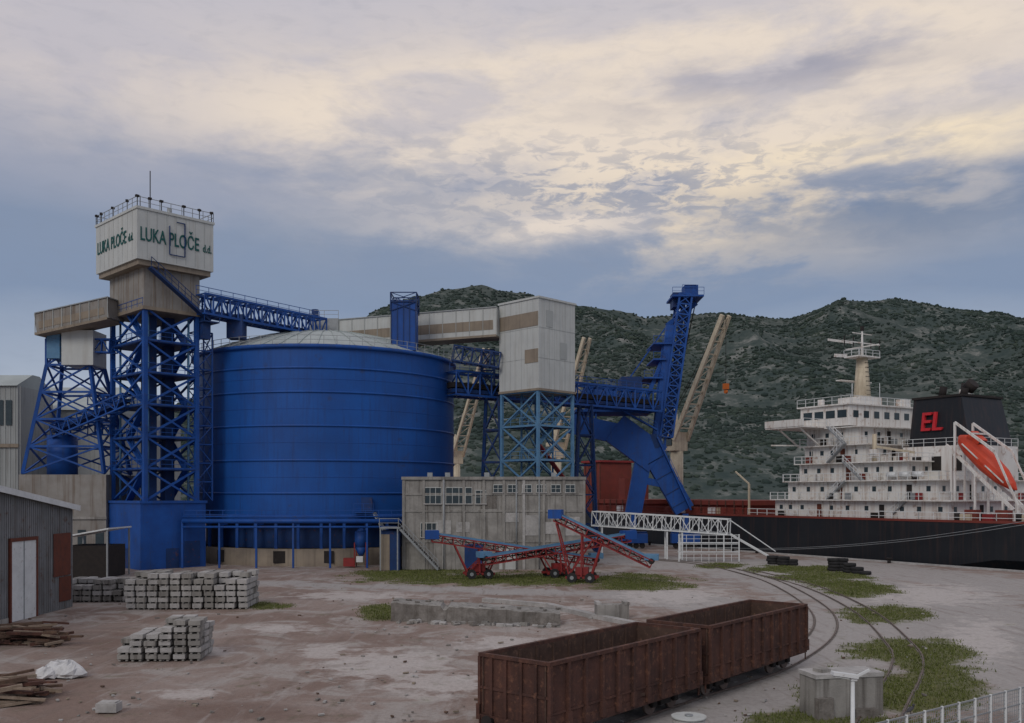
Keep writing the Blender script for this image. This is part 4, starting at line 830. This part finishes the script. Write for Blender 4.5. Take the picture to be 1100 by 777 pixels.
# ---------------------------------------------------------------- wagons
def wagon(c0):
    ang=math.atan2(WD.y,WD.x); b=B('open_freight_wagon',c0,ang); Lh,Wh=5.15,1.52; zf,zt=1.15,3.22
    th=.07
    for y in(-Wh,Wh-th): b.box(-Lh,Lh,y,y+th,zf,zt,'rust')
    for x in(-Lh,Lh-th): b.box(x,x+th,-Wh+th,Wh-th,zf,zt,'rust')
    b.box(-Lh+th,Lh-th,-Wh+th,Wh-th,zf,zf+.08,'rustin')
    b.box(-Lh+th,Lh-th,-Wh+th,-Wh+th+.02,zf+.08,zt-.03,'rustin'); b.box(-Lh+th,Lh-th,Wh-th-.02,Wh-th,zf+.08,zt-.03,'rustin')
    b.box(-Lh+th,-Lh+th+.02,-Wh+th+.02,Wh-th-.02,zf+.08,zt-.03,'rustin'); b.box(Lh-th-.02,Lh-th,-Wh+th+.02,Wh-th-.02,zf+.08,zt-.03,'rustin')
    for y in(-Wh-.09,Wh-.09): b.box(-Lh-.06,Lh+.06,y,y+.18,zt-.03,zt+.1,'rust')
    for x in(-Lh-.07,Lh-.09): b.box(x,x+.16,-Wh+.09,Wh-.09,zt-.03,zt+.097,'rust')
    n=10
    for i in range(n+1):
        x=-Lh+(2*Lh)*i/n
        for sg in(-1,1):
            y=sg*(Wh+.12); b.box(x-.06,x+.06,min(y,sg*Wh),max(y,sg*Wh),zf-.02,zt-.035,'rust')
            b.box(x-.12,x+.12,min(sg*(Wh+.15),sg*Wh),max(sg*(Wh+.15),sg*Wh),zf-.2,zf+.35,'rust')
            b.box(x-.05,x+.05,min(sg*(Wh-.14),sg*(Wh-.09)),max(sg*(Wh-.14),sg*(Wh-.09)),zf+.09,zt-.04,'rustin')
    for sg in(-1,1):
        y0,y1=sorted((sg*Wh,sg*(Wh+.05))); b.box(-Lh,Lh,y0,y1,zf+.35,zf+.42,'rust')
        b.box(-Lh-.1,Lh+.1,*sorted((sg*(Wh-.12),sg*(Wh+.03))),zf-.32,zf-.004,'rust')
    for y in(-1,-.35,.35,1):
        for sg in(-1,1): b.box(*sorted((sg*Lh,sg*(Lh+.09))),y-.06,y+.06,zf-.2,zt-.035,'rust')
    for sg in(-1,1): b.box(*sorted((sg*Lh,sg*(Lh+.05))),-Wh,Wh,zf+.9,zf+1.0,'rust')
    for sg in(-1,1):
        b.box(*sorted((sg*(Lh-.1),sg*(Lh+.16))),-Wh+.13,Wh-.13,zf-.35,zf-.006,'rust')
        for y in(-.88,.88): b.cyl((sg*(Lh+.16),y,1.0),(sg*(Lh+.42),y,1.0),.11,'dark',10); b.cyl((sg*(Lh+.42),y,1.0),(sg*(Lh+.47),y,1.0),.24,'dark',14)
        b.beam((sg*Lh,0,1),(sg*(Lh+.45),0,.95),.12,.16,'dark')
        for y in(-Wh+.1,Wh-.1): b.beam((sg*(Lh+.2),y,.45),(sg*(Lh+.2),y,zf),.05,.05,'rust')
    b.box(-Lh,Lh,-.2,.2,.75,1.13,'dark')
    for xb in(-3.3,3.3):
        for dx in(-.85,.85):
            b.cyl((xb+dx,-.95,.53),(xb+dx,.95,.53),.09,'dark',8)
            for sg in(-1,1): b.cyl((xb+dx,sg*.70,.53),(xb+dx,sg*.83,.53),.46,'railst',20); b.cyl((xb+dx,sg*.83,.53),(xb+dx,sg*1.06,.53),.14,'dark',10); b.rbox((xb+dx,sg*.98,.56),.34,.13,.32,'dark')
        for sg in(-1,1): b.box(xb-1.3,xb+1.3,*sorted((sg*.88,sg*1.0)),.6,.86,'rust'); b.box(xb-.4,xb+.4,*sorted((sg*.86,sg*1.04)),.4,.95,'dark')
        b.box(xb-.25,xb+.25,-1.1,1.1,.7,1.1,'dark')
    b.rbox((0,-.9,.85),1.4,.5,.45,'dark'); b.cyl((-.9,.8,.8),(.7,.8,.8),.22,'dark',12)
    for _ in range(50): b.rbox((random.uniform(-4.7,4.7),random.uniform(-1.2,1.2),zf+.12),random.uniform(.2,.9),random.uniform(.1,.5),.1,random.choice(['rustin','rust','tan','concl']),rz=random.random()*3)
    b.done()
wagon(W0+WD*5.0); wagon(W0+WD*16.3)
# ---------------------------------------------------------------- grass blades
gv=[];gf=[]
gm_=grass.reshape(-1); pos=verts
cand=np.where((gm_>.12)&(pos[:,1]<150)&(pos[:,1]>20))[0]
for k in cand:
    p=pos[k]
    if gm_[k]+.35*mnoise.noise((p[0]*.9,p[1]*.9,0))<.15: continue
    near=max(2,int((8+44*min(.8,gm_[k]))*min(1,40/p[1])))
    for _ in range(near):
        x=p[0]+random.uniform(-.5,.5); y=p[1]+random.uniform(-.5,.5); h=random.uniform(.04,.15)*(1.5 if random.random()<.12 else 1); a=random.random()*6.28; w=.022+p[1]*.00035
        i=len(gv); lx,ly=random.uniform(-.08,.08),random.uniform(-.08,.08)
        gv+= [(x-math.cos(a)*w,y-math.sin(a)*w,p[2]-.02),(x+math.cos(a)*w,y+math.sin(a)*w,p[2]-.02),(x+lx,y+ly,p[2]+h)]; gf.append((i,i+1,i+2))
me=bpy.data.meshes.new('grass'); me.from_pydata(gv,[],gf); me.materials.append(hillmat('grass_blades',(.085,.105,.03),(.135,.155,.05),(.22,.20,.11),.8)); go=bpy.data.objects.new('grass',me); scene.collection.objects.link(go)
# ---------------------------------------------------------------- world / sky
SAZ,SEL=math.radians(-155),math.radians(35)
wd=bpy.data.worlds.new('World'); scene.world=wd; wd.use_nodes=True; nt=wd.node_tree; N=nt.nodes; L=nt.links
for n in list(N): N.remove(n)
out=N.new('ShaderNodeOutputWorld'); sky=N.new('ShaderNodeTexSky'); sky.sky_type='NISHITA'; sky.sun_disc=False; sky.sun_elevation=SEL; sky.sun_rotation=SAZ
bg1=N.new('ShaderNodeBackground'); bg1.inputs[1].default_value=.06; L.new(sky.outputs[0],bg1.inputs[0])
tc=N.new('ShaderNodeTexCoord'); sp=N.new('ShaderNodeSeparateXYZ'); L.new(tc.outputs['Generated'],sp.inputs[0]); X_,Y_,Z_=sp.outputs
az=mth('ARCTAN2',X_,Y_); hyp=mth('SQRT',mth('ADD',mth('MULTIPLY',X_,X_),mth('MULTIPLY',Y_,Y_)),0); hyp=mth('MAXIMUM',hyp,.02); e=mth('DIVIDE',Z_,hyp); e=mth('MINIMUM',e,3)
def cmb(a,b_,c=0.0):
    n=N.new('ShaderNodeCombineXYZ')
    for i,v in enumerate((a,b_,c)):
        if isinstance(v,(int,float)): n.inputs[i].default_value=v
        else: L.new(v,n.inputs[i])
    return n.outputs[0]
def wn_(vec,sc,det=5,ro=.55,dist=0):
    n=N.new('ShaderNodeTexNoise'); n.inputs['Scale'].default_value=sc; n.inputs['Detail'].default_value=det; n.inputs['Roughness'].default_value=ro; n.inputs['Distortion'].default_value=dist; L.new(vec,n.inputs['Vector']); return n.outputs['Fac']
q1=cmb(az,mth('MULTIPLY',e,3.2)); q2=cmb(az,mth('MULTIPLY',e,2.4),4.0); q3=cmb(az,mth('MULTIPLY',e,2.6),9.0)
n1=wn_(q1,2.6,5,.5,.4); n2=wn_(q2,6,6,.6,.3); n3=wn_(q3,30,5,.62,.5); n4=wn_(q1,9,5,.55,.2)
azw=mth('ADD',az,mth('MULTIPLY',mth('SUBTRACT',n2,.5),.16)); ew=mth('ADD',e,mth('MULTIPLY',mth('SUBTRACT',n1,.5),.10)); ew2=mth('ADD',e,mth('MULTIPLY',mth('SUBTRACT',n2,.5),.07))
def gau(a0,e0,w,h):
    a_=mth('DIVIDE',mth('SUBTRACT',azw,a0),w); b_=mth('DIVIDE',mth('SUBTRACT',ew2,e0),h); r=mth('ADD',mth('MULTIPLY',a_,a_),mth('MULTIPLY',b_,b_)); return mth('POWER',2.718,mth('MULTIPLY',r,-1))
cr=N.new('ShaderNodeValToRGB'); L.new(mth('DIVIDE',ew,.7),cr.inputs[0])
def lin(c): return tuple((x/255/12.92 if x/255<.04045 else ((x/255+.055)/1.055)**2.4) for x in c)+(1,)
el=cr.color_ramp.elements; el[0].position=0; el[0].color=lin((186,194,206)); el[1].position=1; el[1].color=lin((184,182,190))
for p_,c_ in((.16,(162,172,188)),(.27,(126,142,168)),(.38,(128,142,166)),(.48,(156,160,176)),(.58,(186,182,190)),(.78,(190,187,195))):
    x=el.new(p_); x.color=lin(c_)
col=cr.outputs[0]
L3=lambda c:lin(c)[:3]
g1=mth('ADD',gau(.17,.37,.34,.075),mth('ADD',gau(.0,.41,.40,.06),gau(.32,.47,.35,.06)))
col=mix(mth('MULTIPLY',mth('MINIMUM',g1,1.0),mr(n2,.34,.58,.25,.9)),col,L3((232,217,200)))
col=mix(mth('MULTIPLY',gau(.25,.30,.19,.048),mr(n2,.42,.56,.0,.95)),col,L3((240,220,190)))
col=mix(mth('MULTIPLY',gau(.42,.345,.22,.018),mr(n4,.35,.55,.3,1)),col,L3((240,222,194)))
col=mix(mth('MULTIPLY',gau(.05,.285,.14,.020),mr(n4,.35,.55,.3,.95)),col,L3((230,216,202)))
col=mix(mth('MULTIPLY',gau(.12,.325,.22,.05),mr(n3,.46,.58,.0,.7)),col,L3((138,146,165)))
col=mix(mth('MULTIPLY',gau(.28,.43,.17,.022),mr(n4,.36,.58,.1,.75)),col,L3((150,150,165)))
col=mix(mth('MULTIPLY',gau(.42,.285,.22,.035),mr(n4,.33,.55,.3,.9)),col,L3((112,128,154)))
col=mix(mth('MULTIPLY',gau(-.25,.33,.28,.025),mr(n4,.35,.6,.1,.7)),col,L3((140,149,170)))
col=mix(mr(n3,.45,.75,0,.12),col,L3((125,134,152)))
bg2=N.new('ShaderNodeBackground'); bg2.inputs[1].default_value=1.08; L.new(col,bg2.inputs[0])
ms=N.new('ShaderNodeMixShader'); ms.inputs[0].default_value=.94; L.new(bg1.outputs[0],ms.inputs[1]); L.new(bg2.outputs[0],ms.inputs[2]); L.new(ms.outputs[0],out.inputs[0])
wd.cycles.sampling_method='MANUAL'; wd.cycles.sample_map_resolution=256
sl=bpy.data.lights.new('fill_sun','SUN'); sl.energy=.85; sl.angle=math.radians(25); sl.color=(1,.94,.86); so=bpy.data.objects.new('fill_sun',sl); scene.collection.objects.link(so)  # added soft fill from behind the camera, brightens the front faces
dv=Vector((math.sin(SAZ)*math.cos(SEL),math.cos(SAZ)*math.cos(SEL),math.sin(SEL))); so.rotation_euler=dv.to_track_quat('Z','Y').to_euler(); so.location=(0,0,80)
# ---------------------------------------------------------------- camera
cd=bpy.data.cameras.new('camera'); cam=bpy.data.objects.new('camera',cd); scene.collection.objects.link(cam); scene.camera=cam
cam.location=(0,0,EYE); cam.rotation_euler=(math.radians(90),0,0); cd.sensor_width=36; cd.lens=F*36/1100; cd.shift_y=(HZ-388.5)/1100; cd.clip_end=12000; cd.clip_start=.1
scene.view_settings.view_transform='Standard'; scene.view_settings.look='None'; scene.view_settings.exposure=0
